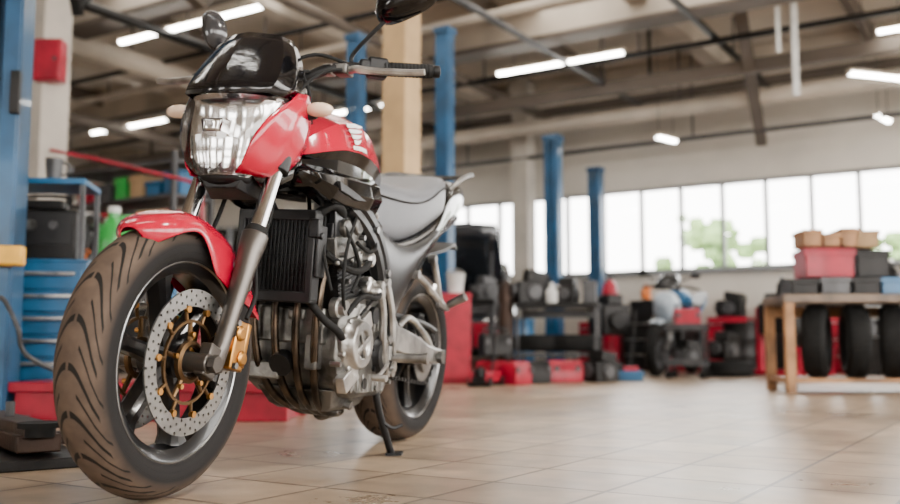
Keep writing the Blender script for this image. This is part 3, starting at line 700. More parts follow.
mb=MB(); rbox(mb,S0,S1,T1-.12,T1,SI-.05,SI); rpart('trim_1',mb,'winf')
ti=2
for s,t,wd,mt,zt in((-8.65,T1-.16,.3,'conc',CH),):
    mb=MB(); rbox(mb,s-wd/2,s+wd/2,t-.15,t+.15,0,zt); rpart('trim_%d'%ti,mb,mt,bevel=.01); ti+=1
def column(x,y,w,m,z=CH):
    global ti
    mb=MB(); mb.box((0,0,z/2),(w,w,z)); mb.box((0,0,.1),(w+.06,w+.06,.2)); mb.box((0,0,z-.15),(w+.08,w+.08,.3))
    structure(part('trim_%d'%ti,mb,m,loc=(x,y,0),rot=(0,0,RZ),bevel=.01)); ti+=1
column(-.38,7.3,.22,'tan'); column(-3.3,7.6,.26,'conc'); column(1.08,13.75,.26,'conc')
def beam(s0,s1,t0,t1,z0,z1,m='beam'):
    global ti
    mb=MB(); rbox(mb,s0,s1,t0,t1,z0,z1); rpart('trim_%d'%ti,mb,m,bevel=.01); ti+=1
for t in(12.4,9.4,6.4,3.4,.4): beam(S0,S1,t-.15,t+.15,CH-.42,CH,'beam2')
for t in(12.4,9.4,6.4,3.4): beam(S0,S1,t-.17,t+.17,CH-.47,CH-.42)
for s in(-14,-10.5,-7,-3.5,0,3.5): beam(s-.11,s+.11,T0,T1,CH-.28,CH,'beam2')
for s in(-12.2,-8.7,-5.2,-1.7,1.8): beam(s-.05,s+.05,T0,T1,CH-.2,CH,'beam')
beam(S0,S1,10.85,10.97,3.46,3.62,'beam')
for s in range(-16,5,3): beam(s-.02,s+.02,10.89,10.93,3.62,CH,'dark')
def rpipe(s0,t0,s1,t1,z,r,m,label):
    e=thing('ceiling_pipe',label,'pipe',RW(s0,t0,z))
    d=RW(s1,t1,0)-RW(s0,t0,0)
    part('pipe',MB().cyl((0,0,0),d,r,n=16),m,e)
    n=max(2,int(d.length/3))
    for k in range(n):
        p=d*((k+.5)/n); part('pipe_hanger',MB().cyl(p+V((0,0,r*.9)),p+V((0,0,CH-z)),.012,n=6),'grey',e)
rpipe(-16,11.6,4.8,11.6,3.35,.10,'beam2','long pale pipe hung under the ceiling')
rpipe(-16,8.3,4.8,8.3,3.74,.05,'beam2','thin pale pipe hung under the ceiling')
rpipe(-16,7.7,4.8,7.7,3.78,.03,'dark','thin dark pipe hung under the ceiling')
rpipe(-16,10.2,4.8,10.2,3.68,.035,'dark','thin dark pipe hung under the ceiling')
rpipe(-16,12.1,4.8,12.1,3.05,.03,'grey','thin grey pipe hung near the window wall')
rpipe(-11.6,-5,-11.6,12.5,3.55,.09,'beam','brown pipe running under the ceiling')
rpipe(-9.1,2,-9.1,12.6,3.7,.13,'beam2','pale ventilation pipe under the ceiling')
rpipe(-7.6,1,-7.6,12.6,3.55,.05,'dark','dark pipe running under the ceiling')
rpipe(-6.2,1,-6.2,12.6,3.72,.06,'beam','brown pipe running under the ceiling')
rpipe(-4.6,2,-4.6,12.6,3.60,.035,'grey','thin grey pipe running under the ceiling')
rpipe(-3.0,3,-3.0,12.6,3.74,.04,'dark','thin dark pipe running under the ceiling')
def strut(p,q,w,m,label):
    e=thing('ceiling_strut',label,'strut',p); d=V(q)-V(p)
    L=d.length; o=part('beam',MB().box((0,0,L/2),(w,w*.7,L)).box((0,w*.4,L/2),(w*1.5,.012,L)).box((0,-w*.4,L/2),(w*1.5,.012,L)),m,e)
    o.rotation_euler=d.to_track_quat('Z','Y').to_euler()
strut((4.05,12.15,2.95),(2.75,9.0,CH),.09,'beam','brown steel strut slanting up to the ceiling')
strut((3.5,9.4,2.85),(3.5,9.4,CH),.04,'white','slim white rod hanging from the ceiling')
strut((3.34,9.4,3.3),(3.30,9.3,CH),.03,'white','slim white rod hanging from the ceiling')
strut((-2.2,8.2,3.35),(-3.6,6.2,CH),.08,'beam','brown steel strut slanting up to the ceiling')
strut((-5.2,9.2,2.9),(-3.6,8.6,CH),.07,'dark','dark steel strut slanting up to the ceiling')
strut((-3.9,8.2,3.0),(-2.2,8.4,CH),.06,'dark','dark steel strut slanting up to the ceiling')
strut((-2.9,7.2,2.9),(-3.0,6.6,CH),.05,'dark','dark steel rod beside the pale column')
o=part('sloping_pipe',MB().tube([(-3.19,7.47,1.89),(-2.8,7.38,1.80),(-2.3,7.27,1.67),(-1.95,7.2,1.57),(-1.90,7.2,1.45),(-1.90,7.2,.6),(-1.90,7.2,0)],.014,10,4),'redm'); tag(o,'thin red pipe sloping down from the pale column','pipe')
def mklamp(x,y,z,rz,L=1.65):
    e=thing('ceiling_lamp','long glowing fluorescent tube lamp hung from ceiling','ceiling lamp',(x,y,z),rz,group='fluorescent ceiling lamps')
    part('lamp_tube',MB().box((0,0,0),(L-.04,.055,.03)),'lamp',e,bevel=.01)
    part('lamp_housing',MB().box((0,0,.035),(L,.075,.035)).box((L/2-.01,0,.01),(.02,.07,.04)).box((-L/2+.01,0,.01),(.02,.07,.04)),'beam2',e,bevel=.005)
    for sx in(-1,1): part('hanger_rod',MB().cyl((sx*L*.35,0,.05),(sx*L*.35,0,CH-z),.005,n=6),'grey',e)
for x,y,z,dr,L in((-2.70,9.47,3.6,0,2.1),(1.26,10.8,3.6,0,1.65),(-4.83,14,3.6,0,1.7),(-1.48,13.1,3.6,0,1.6),(4.95,10.2,3.25,50,1.4),(5.15,9.4,3.64,0,1.5),(2.75,11.9,2.95,75,.45),(5.2,11.2,3.05,80,.5),
                (-3,4.5,3.7,0,1.65),(.6,5.2,3.7,0,1.65),(-1.2,2.0,3.7,0,1.65),(2.6,2.6,3.7,0,1.65),(-5.5,7.5,3.7,0,1.65)):  # this row: extra tubes added overhead, out of view, for more light
    mklamp(x,y,z,RZ+rad(dr),L)
# ---------------------------------------------------------------- generic things
def lift_post(x,y,h,label,rz=0,w=.26,d=.2):
    e=thing('lift_post',label,'car lift',(x,y,0),rz,group='two-post car lifts')
    mb=MB()
    t=.02
    mb.box((0,d/2,h/2),(w,t,h))
    for sx in(-1,1):
        mb.box((sx*(w/2),0,h/2),(t,d,h)); mb.box((sx*(w/2-.035),-d/2,h/2),(.07,t,h))
    mb.box((0,0,h-.02),(w+.04,d+.05,.06))
    part('column',mb,'blue',e,bevel=.004)
    part('base_plate',MB().box((0,0,.012),(w+.22,d+.25,.024)),'grey',e,bevel=.004)
    part('carriage',MB().box((0,-.01,.75),(w-.06,d-.05,.5)).cyl((0,-.02,1),(0,-.02,h-.1),.018,n=10),'dark',e)
    return e
lp=lift_post(-2.16,4.4,3.9,'scuffed blue steel car lift post beside the tool cabinet',rad(12),.27,.24)
part('release_box',MB().box((.12,-.17,.74),(.17,.08,.09)).cyl((.03,-.17,.74),(.20,-.17,.74),.035),'yel',lp,bevel=.012,label='yellow lock release cap')
part('edge_bracket',MB().box((.13,-.14,2.3),(.05,.06,.3)),'dark',lp,bevel=.004)
part('edge_bracket',MB().box((.13,-.14,1.5),(.04,.05,.2)),'dark',lp,bevel=.004)
lift_post(-.05,9.0,3.4,'blue steel car lift post beside the tan column',RZ,.13,.12)
lift_post(-.90,8.9,3.3,'blue steel car lift post behind the motorcycle',RZ,.13,.12)
lift_post(1.21,11.0,2.78,'blue steel car lift post near the windows',RZ,.16,.14)
lift_post(1.97,12.7,2.72,'slim blue steel car lift post near the windows',RZ,.16,.14)
e=thing('lift_stand','oily brown steel lift arm lying near the floor','lift arm',(-2.05,4.1,0),0)
p,q=V((.10,-.32,.065)),V((.90,-1.40,.065)); d=(q-p); an=math.atan2(d.y,d.x)
mb=MB(); mb.box((p+q)/2,(d.length,.12,.05),(0,0,an)); mb.box(p.lerp(q,.75)+V((0,0,.03)),(d.length*.5,.09,.05),(0,0,an))
mb.box(p.lerp(q,.80)+V((0,0,-.01)),(.05,.34,.04),(0,0,an)); mb.box(p.lerp(q,.45)+V((0,0,-.01)),(.05,.30,.04),(0,0,an))
part('arm_beam',mb,'rust',e,bevel=.005)
part('arm_base',MB().box(p.lerp(q,.70)+V((0,0,-.05)),(.95,.28,.03),(0,0,an)),'dark',e,bevel=.004)
part('arm_pad',MB().cyl(q+V((0,0,.02)),q+V((0,0,.045)),.04,n=24).cyl(q+V((0,0,.045)),q+V((0,0,.06)),.06,n=24),'rubber',e)
part('adjuster_bolt',MB().cyl(p.lerp(q,.72)+V((0,0,.04)),p.lerp(q,.72)+V((0,0,.10)),.015,n=6),'grey',e)
def cabinet(x,y,w,d,h,m,nd,label,rz=0,z=0,group=None):
    e=thing('tool_cabinet',label,'cabinet',(x,y,z),rz,group=group)
    part('body',MB().box((0,0,h/2+.02),(w,d,h-.04)).box((0,0,h-.008),(w+.02,d+.02,.016)).box((0,0,.02),(w-.04,d-.04,.04)),m,e,bevel=.006)
    hh=(h-.1)/nd
    for k in range(nd):
        zz=.05+hh*(k+.5)
        dr=part('drawer',MB().box((0,-d/2-.008,zz),(w-.04,.018,hh-.018)),m,e,bevel=.004)
        part('handle',MB().box((0,-d/2-.028,zz+hh*.28),(w*.85,.024,.016)),'alu2',dr,bevel=.003)
    return e
cabinet(-2.19,4.95,.66,.45,.77,'bluec',6,'blue steel tool cabinet with many drawers',rad(8))
e=thing('equipment_rack','small blue-edged metal shelf standing on the tool cabinet','shelf',(-2.21,4.97,.77),rad(8))
part('shelf_board',MB().box((0,0,.41),(.62,.36,.03)),'bluec',e,bevel=.004)
for sx in(-1,1):
    for sy in(-1,1): part('upright',MB().box((sx*.295,sy*.16,.2),(.025,.025,.4)),'grey',e)
e=thing('battery_charger','black workshop battery charger with round dials','charger',(-2.10,4.92,.77),rad(8))
part('housing',MB().box((0,0,.13),(.34,.22,.26)).box((0,-.03,.29),(.2,.12,.05)),'dark',e,bevel=.012)
part('front_panel',MB().box((0,-.113,.16),(.30,.008,.16)),'bmat',e)
part('dial',MB().cyl((-.05,-.115,.18),(-.05,-.135,.18),.028),'alu',e)
part('dial',MB().cyl((.06,-.115,.18),(.06,-.13,.18),.022),'grey',e)
part('carry_handle',MB().tube([(-.1,0,.3),(-.1,0,.34),(.1,0,.34),(.1,0,.3)],.009),'rubber',e)
e=thing('mug','dark grey drinking mug on the metal shelf','mug',(-2.06,4.88,1.195),0)
part('cup',MB().lathe([(0,0),(.036,0),(.042,.05),(.046,.11),(.041,.11),(.036,.03),(0,.02)],axis=(0,0,1),n=24),'grey',e)
part('handle',MB().tube([(.044,0,.09),(.075,0,.08),(.072,0,.035),(.04,0,.025)],.006),'grey',e)
o=part('air_hose',MB().tube([(-2.02,4.2,.52),(-1.93,4.1,.54),(-1.84,4.05,.42),(-1.82,4.1,.3),(-1.66,4.15,.2),(-1.58,4.1,.1),(-1.5,4.0,.012)],.010,8),'grey'); tag(o,'thin grey air hose hanging from the lift post','hose')
e=thing('electrical_box','red metal wall box fixed to the pale column','box',(-3.20,7.42,2.6),0)
part('box_body',MB().box((0,0,0),(.22,.14,.34)),'redm',e,bevel=.01); part('box_door',MB().box((0,-.075,0),(.19,.012,.30)),'redm',e,bevel=.004); part('latch',MB().cyl((.07,-.08,0),(.07,-.1,0),.015),'grey',e)
e=thing('lift_platform','long low red steel motorcycle lift platform on the floor','lift platform',(-1.34,4.55,0),rad(-3))
part('deck',MB().box((0,0,.150),(1.30,.5,.045)),'redm',e,bevel=.006)
part('frame',MB().box((0,-.2,.065),(1.25,.06,.13)).box((0,.2,.065),(1.25,.06,.13)).box((.57,0,.065),(.06,.4,.13)).box((-.57,0,.065),(.06,.4,.13)),'redm',e,bevel=.005)
for x in(-.3,.3): part('cross_link',MB().cyl((x,-.235,.07),(x,.235,.07),.02),'grey',e)
def bench(x,y,w,d,h,top,leg,label,rz=0,shelf=.3,th=.05,lw=.06,rails=True):
    e=thing('workbench',label,'workbench',(x,y,0),rz)
    part('worktop',MB().box((0,0,h-th/2),(w,d,th)),top,e,bevel=.005)
    for sx in(-1,1):
        for sy in(-1,1): part('leg',MB().box((sx*(w/2-lw/2-.01),sy*(d/2-lw/2-.01),(h-th)/2),(lw,lw,h-th)),leg,e,bevel=.003)
    for sy in((-1,1) if rails else (1,)): part('rail',MB().box((0,sy*(d/2-.03),h-th-.05),(w-2*lw,.03,.08)),leg,e)
    if shelf: part('shelf',MB().box((0,0,shelf),(w-.03,d-.06,.03)),leg if not rails else top,e)
    return e
def box_(x,y,z,w,d,h,m,label,rz=0,name='storage_box',cat='box',lid=None):
    e=thing(name,label,cat,(x,y,z),rz)
    mb=MB(); t=.015
    mb.box((0,0,t/2),(w,d,t))
    for sx in(-1,1): mb.box((sx*(w/2-t/2),0,h/2),(t,d,h)); mb.box((0,sx*(d/2-t/2),h/2),(w,t,h)); mb.box((0,sx*(d/2+.004),h-.02),(w+.02,.012,.03))
    part('bin',mb,m,e,bevel=.003)
    if lid: part('lid',MB().box((0,0,h+.008),(w+.02,d+.02,.02)).box((0,0,h+.025),(w*.3,.03,.02)),lid,e,bevel=.004)
    return e
tw=None
def loose_tire(x,y,z,rot,label='used black rubber tire',R=.30):
    global tw
    if tw is None:
        pr=[(.65,.16),(.70,.25),(.78,.31),(.86,.31),(.93,.25),(.98,.14),(1,0)]
        mb=MB().lathe([(r*R,h*R) for r,h in pr]+[(r*R,-h*R) for r,h in pr[-2::-1]]+[(.68*R,-.13*R),(.75*R,0),(.68*R,.13*R)],n=48,loop=True)
        for k in range(44):
            a=2*math.pi*k/44
            for sy in(-1,1): mb.box((R*.975*math.cos(a),sy*.035,R*.975*math.sin(a)),(.012,.045,.016),(0,-a,0))
        tw=part('tire',mb,'rubber'); o=tw
    else:
        o=tw.copy(); C.collection.objects.link(o)
    o.location=(x,y,z); o.rotation_euler=rot
    tag(o,label,'tire','loose tires'); return o
def jug(x,y,z,m,label,s=1):
    e=thing('jug',label,'jug',(x,y,z),.3)
    part('container',MB().rod([(0,.07*s),(.05,.08*s),(.6,.08*s),(.8,.05*s),(.9,.028*s),(1,.028*s)],(0,0,0),(0,0,.26*s),20),m,e)
    part('cap',MB().cyl((0,0,.26*s),(0,0,.29*s),.032*s),'white',e); part('handle',MB().tube([(.07*s,0,.17*s),(.12*s,0,.19*s),(.1*s,0,.24*s),(.03*s,0,.235*s)],.011*s),m,e)
def toolbox(x,y,z,m,label,rz=0,w=.42):
    e=thing('toolbox',label,'toolbox',(x,y,z),rz)
    part('case',MB().loft([[V((sx*w/2*k,sy*.1*k2,zz)) for sx,sy in((-1,-1),(1,-1),(1,1),(-1,1))] for zz,k,k2 in((0,.96,.95),(.14,1,1),(.2,.97,.6))]),m,e,bevel=.008)
    part('handle',MB().tube([(-.1,0,.2),(-.1,0,.24),(.1,0,.24),(.1,0,.2)],.01),'bmat',e)
    for sx in(-1,1): part('latch',MB().box((sx*.1,-.105,.13),(.04,.015,.05)),'grey',e)
def engine_block(x,y,z,m,label,rz=0,s=1):
    e=thing('engine_block',label,'engine',(x,y,z),rz)
    part('block',MB().box((0,0,.14*s),(.4*s,.3*s,.26*s)).box((.05*s,0,.33*s),(.26*s,.26*s,.14*s),(0,.2,0)).box((0,0,.01*s),(.3*s,.24*s,.02*s)),m,e,bevel=.02*s)
    part('cover',MB().cyl((0,-.15*s,.14*s),(0,-.19*s,.14*s),.1*s,.085*s),'grey',e)
    part('pulley',MB().cyl((-.2*s,0,.16*s),(-.25*s,0,.16*s),.09*s),'grey',e)
    part('intake_hose',MB().tube([(.15*s,.1*s,.36*s),(.24*s,.0,.3*s),(.22*s,-.1*s,.1*s)],.02*s),'rubber',e)
def drum(x,y,m,label,r=.24,h=.7):
    e=thing('drum',label,'drum',(x,y,0),0)
    part('barrel',MB().lathe([(0,0),(r,0),(r,.02),(r*.97,.04),(r*.97,h*.33),(r,h*.35),(r*.97,h*.37),(r*.97,h*.65),(r,h*.67),(r*.97,h*.69),(r*.97,h-.04),(r,h-.02),(r,h),(r*.94,h-.01),(0,h-.01)],axis=(0,0,1),n=28),m,e)
    part('bung',MB().cyl((r*.6,0,h-.01),(r*.6,0,h+.02),.03),'grey',e)
def gas(x,y,m,label,r=.1,h=1.1):
    e=thing('gas_cylinder',label,'gas cylinder',(x,y,0),0)
    part('bottle',MB().lathe([(0,0),(r*.95,0),(r,.03),(r,h*.82),(r*.8,h*.92),(r*.35,h*.97),(0,h*.97)],axis=(0,0,1),n=24),m,e)
    part('valve',MB().cyl((0,0,h*.96),(0,0,h*1.04),.025).cyl((0,0,h),(.06,0,h),.012).cyl((0,0,h*1.04),(0,0,h*1.06),.04),'grey',e)
# right workbench with tires
bench(3.43,6.95,2.1,.6,.70,'dwood','wood','heavy timber workbench with tires stored on its lower shelf',rad(-4),shelf=.09,th=.06,lw=.065,rails=False)
for i,x in enumerate((2.67,2.94,3.20,3.50,3.85)):
    loose_tire(x,6.95-(x-3.43)*.07-.06,.105+.265,(0,0,rad(70+(-8,6,-3,8,0)[i])),'black motorcycle tire standing under the timber workbench',R=.265)
zt=.70
for i,(x,w,m,h) in enumerate(((2.53,.18,'dark',.11),(2.75,.20,'grey',.12),(2.97,.18,'dark',.12),(3.17,.18,'bluec',.12))):
    box_(x,6.90,zt,w,.34,h,m,{'dark':'black','grey':'grey','bluec':'blue'}[m]+' metal parts tray on the timber workbench',rad(-4),lid=None)
box_(2.74,6.95,zt+.125,.34,.3,.19,'redm','red plastic bin stacked on parts trays',rad(-4),lid='redm')
for x,w,h in((2.64,.13,.13),(2.78,.12,.10),(2.91,.11,.14)):
    box_(x,6.98,zt+.35,w,.26,h,'wood','small timber crate stacked on a red bin',rad(-4),name='crate',cat='crate')
box_(3.06,6.97,zt+.125,.22,.3,.18,'dark','dark parts bin on a parts tray',rad(-4),lid='dark')
box_(3.04,7.0,zt+.345,.18,.26,.13,'card','cardboard carton on a parts bin',rad(-4),name='carton',cat='carton')
toolbox(3.46,6.85,zt,'bluec','blue toolbox on the timber workbench',rad(-8),.30)
jug(3.30,7.12,zt,'dark','black plastic jug on the timber workbench',1.0)
jug(3.72,6.95,zt,'bluec','blue plastic jug on the timber workbench',.9)
for x,m in((2.50,'dark'),(2.62,'orange')): jug(x,7.14,zt,m,'small fluid jug behind the parts trays',.55)
# middle benches
bench(1.06,9.3,.8,.5,.74,'dark','grey','dark-topped workbench on slim grey legs',rad(-12),shelf=.25,lw=.03,th=.04,rails=False)
engine_block(.80,9.33,.74,'dark','dark oily engine block on the workbench',.2,.8)
engine_block(1.14,9.25,.74,'dark','dark gearbox on the workbench',1.2,.6)
box_(1.36,9.22,.74,.12,.3,.22,'grey','tall grey bin on the workbench',rad(-12))
jug(.98,9.15,.74,'white','white plastic jug on the workbench',.7)
e=thing('steel_locker','plain red steel locker standing beside the motorcycle','cabinet',(.055,8.5,0),0)
part('body',MB().box((0,0,.40),(.26,.26,.74)).box((0,0,.785),(.27,.27,.03)).box((0,0,.015),(.24,.24,.03)),'redm',e,bevel=.006)
dr=part('door',MB().box((0,-.137,.40),(.235,.014,.69)),'redm',e,bevel=.004)
part('handle',MB().box((-.095,-.15,.45),(.012,.015,.08)),'grey',dr)
e=thing('bucket','white plastic bucket on the red steel locker','bucket',(.05,8.5,.80))
part('pail',MB().lathe([(0,0),(.065,0),(.082,.17),(.087,.18),(.077,.18),(.06,.02),(0,.015)],axis=(0,0,1),n=24),'white',e); part('bail',MB().tube([(-.08,0,.16),(-.05,.02,.21),(.05,.02,.21),(.08,0,.16)],.005),'steel',e)
bench(.10,9.95,.9,.45,.80,'dark','grey','dark metal workbench loaded with vehicle parts',rad(-20),shelf=.3)
engine_block(-.07,10.0,.80,'dark','black engine assembly on the metal workbench',-.2,.9); engine_block(.35,9.85,.80,'grey','grey engine part on the metal workbench',.5,.6)
box_(.08,9.95,.315,.3,.3,.3,'dark','black parts bin under the metal workbench',rad(-20)); box_(.38,9.82,.315,.2,.3,.25,'redm','red parts bin under the metal workbench',rad(-20))
for x,y,w,m,r_ in((.40,8.65,.30,'redm',-20),(.74,8.55,.28,'dark',35),(1.04,8.75,.32,'redm',12),(.56,8.25,.24,'redm',50)):
    toolbox(x,y,0,m,('red' if m=='redm' else 'black')+' metal toolbox on the tiled floor',rad(r_),w)
toolbox(.41,8.66,.245,'dark','black toolbox stacked on another toolbox',rad(14),.28)
engine_block(1.38,8.8,0,'dark','black engine block on the tiled floor',.6,.7)
drum(.72,10.35,'bluec','blue steel oil drum behind the workbench',.2,.62); gas(.55,9.35,'rust','brown gas cylinder beside the workbench',.08,1.0); gas(1.92,11.4,'redm','red gas cylinder near the lift post',.1,1.15); drum(3.35,11.0,'dark','black steel oil drum near the cabinets',.2,.6)
for x,y,z in((1.22,9.30,.27+.09),(.88,9.36,.27+.09)): loose_tire(x,y,z,(rad(90),0,0),'black tire lying on the shelf of the workbench')
loose_tire(1.52,9.95,.09,(rad(90),0,0),'black tire lying on the tiled floor')
loose_tire(2.98,10.25,.09,(rad(90),0,.3),'black tire lying on the tiled floor')
engine_block(2.93,10.2,.19,'dark','black engine part resting on a tire',.7,.7)
box_(1.66,9.2,0,.38,.3,.09,'bluec','shallow blue oil drain tray on the floor',rad(-10),name='drain_tray',cat='tray')
e=thing('trolley','dark steel workshop trolley loaded with tools','trolley',(2.45,9.85,0),rad(-25))
for sx in(-1,1):
    for sy in(-1,1):
        part('post',MB().cyl((sx*.17,sy*.13,.08),(sx*.17,sy*.13,.52),.012,n=8),'grey',e); part('caster',MB().cyl((sx*.17,sy*.13-.015,.04),(sx*.17,sy*.13+.015,.04),.04),'rubber',e)
for z in(.14,.50): part('tray',MB().box((0,0,z),(.38,.30,.02)).box((0,-.15,z+.03),(.38,.01,.06)).box((0,.15,z+.03),(.38,.01,.06)),'grey',e)
toolbox(2.45,9.85,.515,'redm','red toolbox on the steel trolley',rad(-5),.26); engine_block(2.45,9.85,.155,'dark','dark engine part on the steel trolley',.3,.55)
def jack(x,y,rz):
    e=thing('floor_jack','red hydraulic floor jack with long handle','floor jack',(x,y,0),rz)
    for sy in(-1,1): part('side_plate',MB().box((0,.07*sy,.08),(.4,.02,.09)),'redm',e,bevel=.006)
    for sx in(-.16,.18): part('wheel',MB().cyl((sx,-.10,.04),(sx,.10,.04),.04),'dark',e)
    part('lift_pad',MB().cyl((-.16,0,.08),(-.16,0,.15),.045),'dark',e); part('handle',MB().cyl((.16,0,.10),(.38,0,.7),.012),'dark',e)
jack(.30,8.0,rad(70)); jack(1.78,9.75,rad(60))
def stand(x,y,rz,lab='black engine hanging on a red steel engine stand'):
    e=thing('engine_stand',lab,'engine stand',(x,y,0),rz)
    part('base_frame',MB().box((0,.18,.05),(.7,.05,.05)).box((0,-.18,.05),(.7,.05,.05)).box((-.3,0,.05),(.05,.4,.05)).box((-.3,0,.4),(.06,.06,.7)),'redm',e)
    for sx in(-.32,.32):
        for sy in(-.18,.18): part('caster',MB().cyl((sx,sy-.015,.025),(sx,sy+.015,.025),.025),'rubber',e)
    part('engine',MB().box((0,0,.62),(.36,.34,.34)).box((0,0,.84),(.3,.2,.12)).cyl((-.27,0,.66),(-.18,0,.66),.08).cyl((.18,0,.6),(.24,0,.6),.11),'dark',e,bevel=.02)
stand(1.78,10.65,rad(-70)); stand(3.55,10.2,rad(-60))
# dark car, bonnet open
car=thing('car','dark blue-grey hatchback car with its bonnet raised','car',(.12,12.5,0),rad(-98))
mb=MB(); mb.loft([sect(*q,e=.32) for q in((-1.72,.66,.32,.78),(-1.62,.80,.24,.88),(-1.0,.85,.2,.93),(0,.86,.2,.94),(.75,.85,.2,.93),(.85,.84,.2,.80),(1.55,.80,.22,.72),(1.70,.70,.26,.66),(1.74,.60,.32,.58))])
part('body',mb,'carp',car,sub=1,ang=50)
part('greenhouse',MB().loft([sect(*q,e=.45) for q in((-1.6,.62,.84,.95),(-1.35,.66,.86,1.34),(-.6,.68,.86,1.43),(.15,.66,.86,1.40),(.75,.62,.86,.98))]),'bgloss',car,sub=1)
part('roof_panel',MB().loft([sect(*q,e=.5) for q in((-1.30,.58,1.36,1.39),(-.6,.60,1.42,1.46),(.12,.57,1.40,1.43))]),'carp',car)
part('bonnet',MB().grid([[V((.82+.50*t,y*(1-.12*t),.95+.80*t+.03*(1-(y/.7)**2))) for y in(-.7,-.45,-.2,0,.2,.45,.7)] for t in(0,.25,.5,.75,1)]),'carp',car,solid=.03,label='raised dark bonnet')
part('bonnet_prop',MB().cyl((1.5,.55,.70),(1.15,.55,1.45),.012),'grey',car)
part('engine_bay',MB().box((1.2,0,.72),(.5,1.0,.22)).box((1.25,.2,.86),(.25,.35,.1)).cyl((1.1,-.3,.82),(1.1,-.3,.95),.12),'dark',car,bevel=.02)
part('grille',MB().box((1.735,0,.52),(.03,.8,.12)).box((1.735,0,.35),(.03,1.0,.08)),'bmat',car,bevel=.01)
for sg in(1,-1):
    part('headlight',MB().sph((1.66,.62*sg,.60),(.09,.16,.07)),'refl',car)
    part('wing_mirror',MB().sph((.62,.95*sg,.98),(.06,.10,.07)),'carp',car)
    for x in(-1.15,1.12):
        w_=part('wheel',MB().cyl((x,.70*sg,.30),(x,.87*sg,.30),.19,n=24),'grey',car)
        part('tire',MB().lathe([(.2,-.09),(.27,-.1),(.30,-.07),(.30,.07),(.27,.1),(.2,.09)],c=(x,.78*sg,.30),n=32,loop=True),'rubber',w_)
def shelving(x,y,w,d,h,n,rz,label,top=True):
    e=thing('shelving_unit',label,'shelf',(x,y,0),rz)
    for sx in(-1,1):
        for sy in(-1,1): part('upright',MB().box((sx*(w/2-.02),sy*(d/2-.02),h/2),(.04,.04,h)),'grey',e)
    zs=[.12+(h-.2)*k/(n-1) for k in range(n)]
    for z in zs: part('shelf_board',MB().box((0,0,z),(w-.01,d-.01,.03)),'grey',e)
    R=Matrix.Rotation(rz,3,'Z')
    for z in zs:
        if z==zs[-1] and not top: continue
        xx=-w/2+.14
        while xx<w/2-.1:
            ww=random.uniform(.10,.22); hh=random.uniform(.10,.26); p=R@V((xx,0,0))
            if z<h-.2: hh=min(hh,(h-.2)/(n-1)-.1)
            mt,ds=random.choice((('dark','dark metal'),('grey','grey'),('redm','red'),('card','cardboard'),('dark','black'),('green','green'),('white','white'),('bluec','blue')))
            if random.random()<.25 : jug(x+p.x,y+p.y,z+.015,random.choice(('dark','orange','bluec','white','green')),'plastic fluid jug on metal shelving',min(.9,hh/.29))
            else: box_(x+p.x,y+p.y,z+.015,ww*.9,d*.6,hh,mt,ds+' storage box on metal shelving',rz,lid=random.choice((None,mt)))
            xx+=ww+.04
for i,(s,mm,h,w) in enumerate(((-5.3,'redm',.66,.5),(-4.65,'dark',.72,.5),(-4.1,'redm',.62,.45),(-3.5,'redm',.7,.5),(-2.9,'dark',.66,.5),(-2.3,'redm',.7,.45),(-1.7,'dark',.75,.5))):
    p=RW(s,12.35); nm={'redm':'red','dark':'black','grey':'grey'}[mm]
    cabinet(p.x,p.y,w,.45,h,mm,3,nm+' steel cabinet along the window wall',RZ)
    k=(i+1)%4
    if k==0: engine_block(p.x,p.y,h,'dark','dark engine part on a steel cabinet',RZ,.8)
    elif k==1: jug(p.x-.1,p.y,h,'green','green plastic jug on a steel cabinet',1.2); box_(p.x+.14,p.y,h,.18,.2,.2,'bluec','blue bin on a steel cabinet',RZ)
    elif k==2: box_(p.x,p.y,h,.34,.3,.2,'dark','dark parts bin on a steel cabinet',RZ,lid='dark'); jug(p.x,p.y,h+.24,'orange','orange plastic jug on a parts bin',.8)
    else: toolbox(p.x,p.y,h,'white','white toolbox on a steel cabinet',RZ,.36)
for s,t,m,w,h in((-2.8,11.7,'dark',.36,.5),(-2.3,11.5,'redm',.36,.3),(-1.8,11.7,'dark',.36,.4)):
    p=RW(s,t); box_(p.x,p.y,0,w,.35,h,m,('red' if m=='redm' else 'black')+' parts crate on the floor by the cabinets',RZ,lid=m)
    if m=='dark': engine_block(p.x,p.y,h+.04,'grey','grey engine part on a parts crate',RZ+.4,.5)
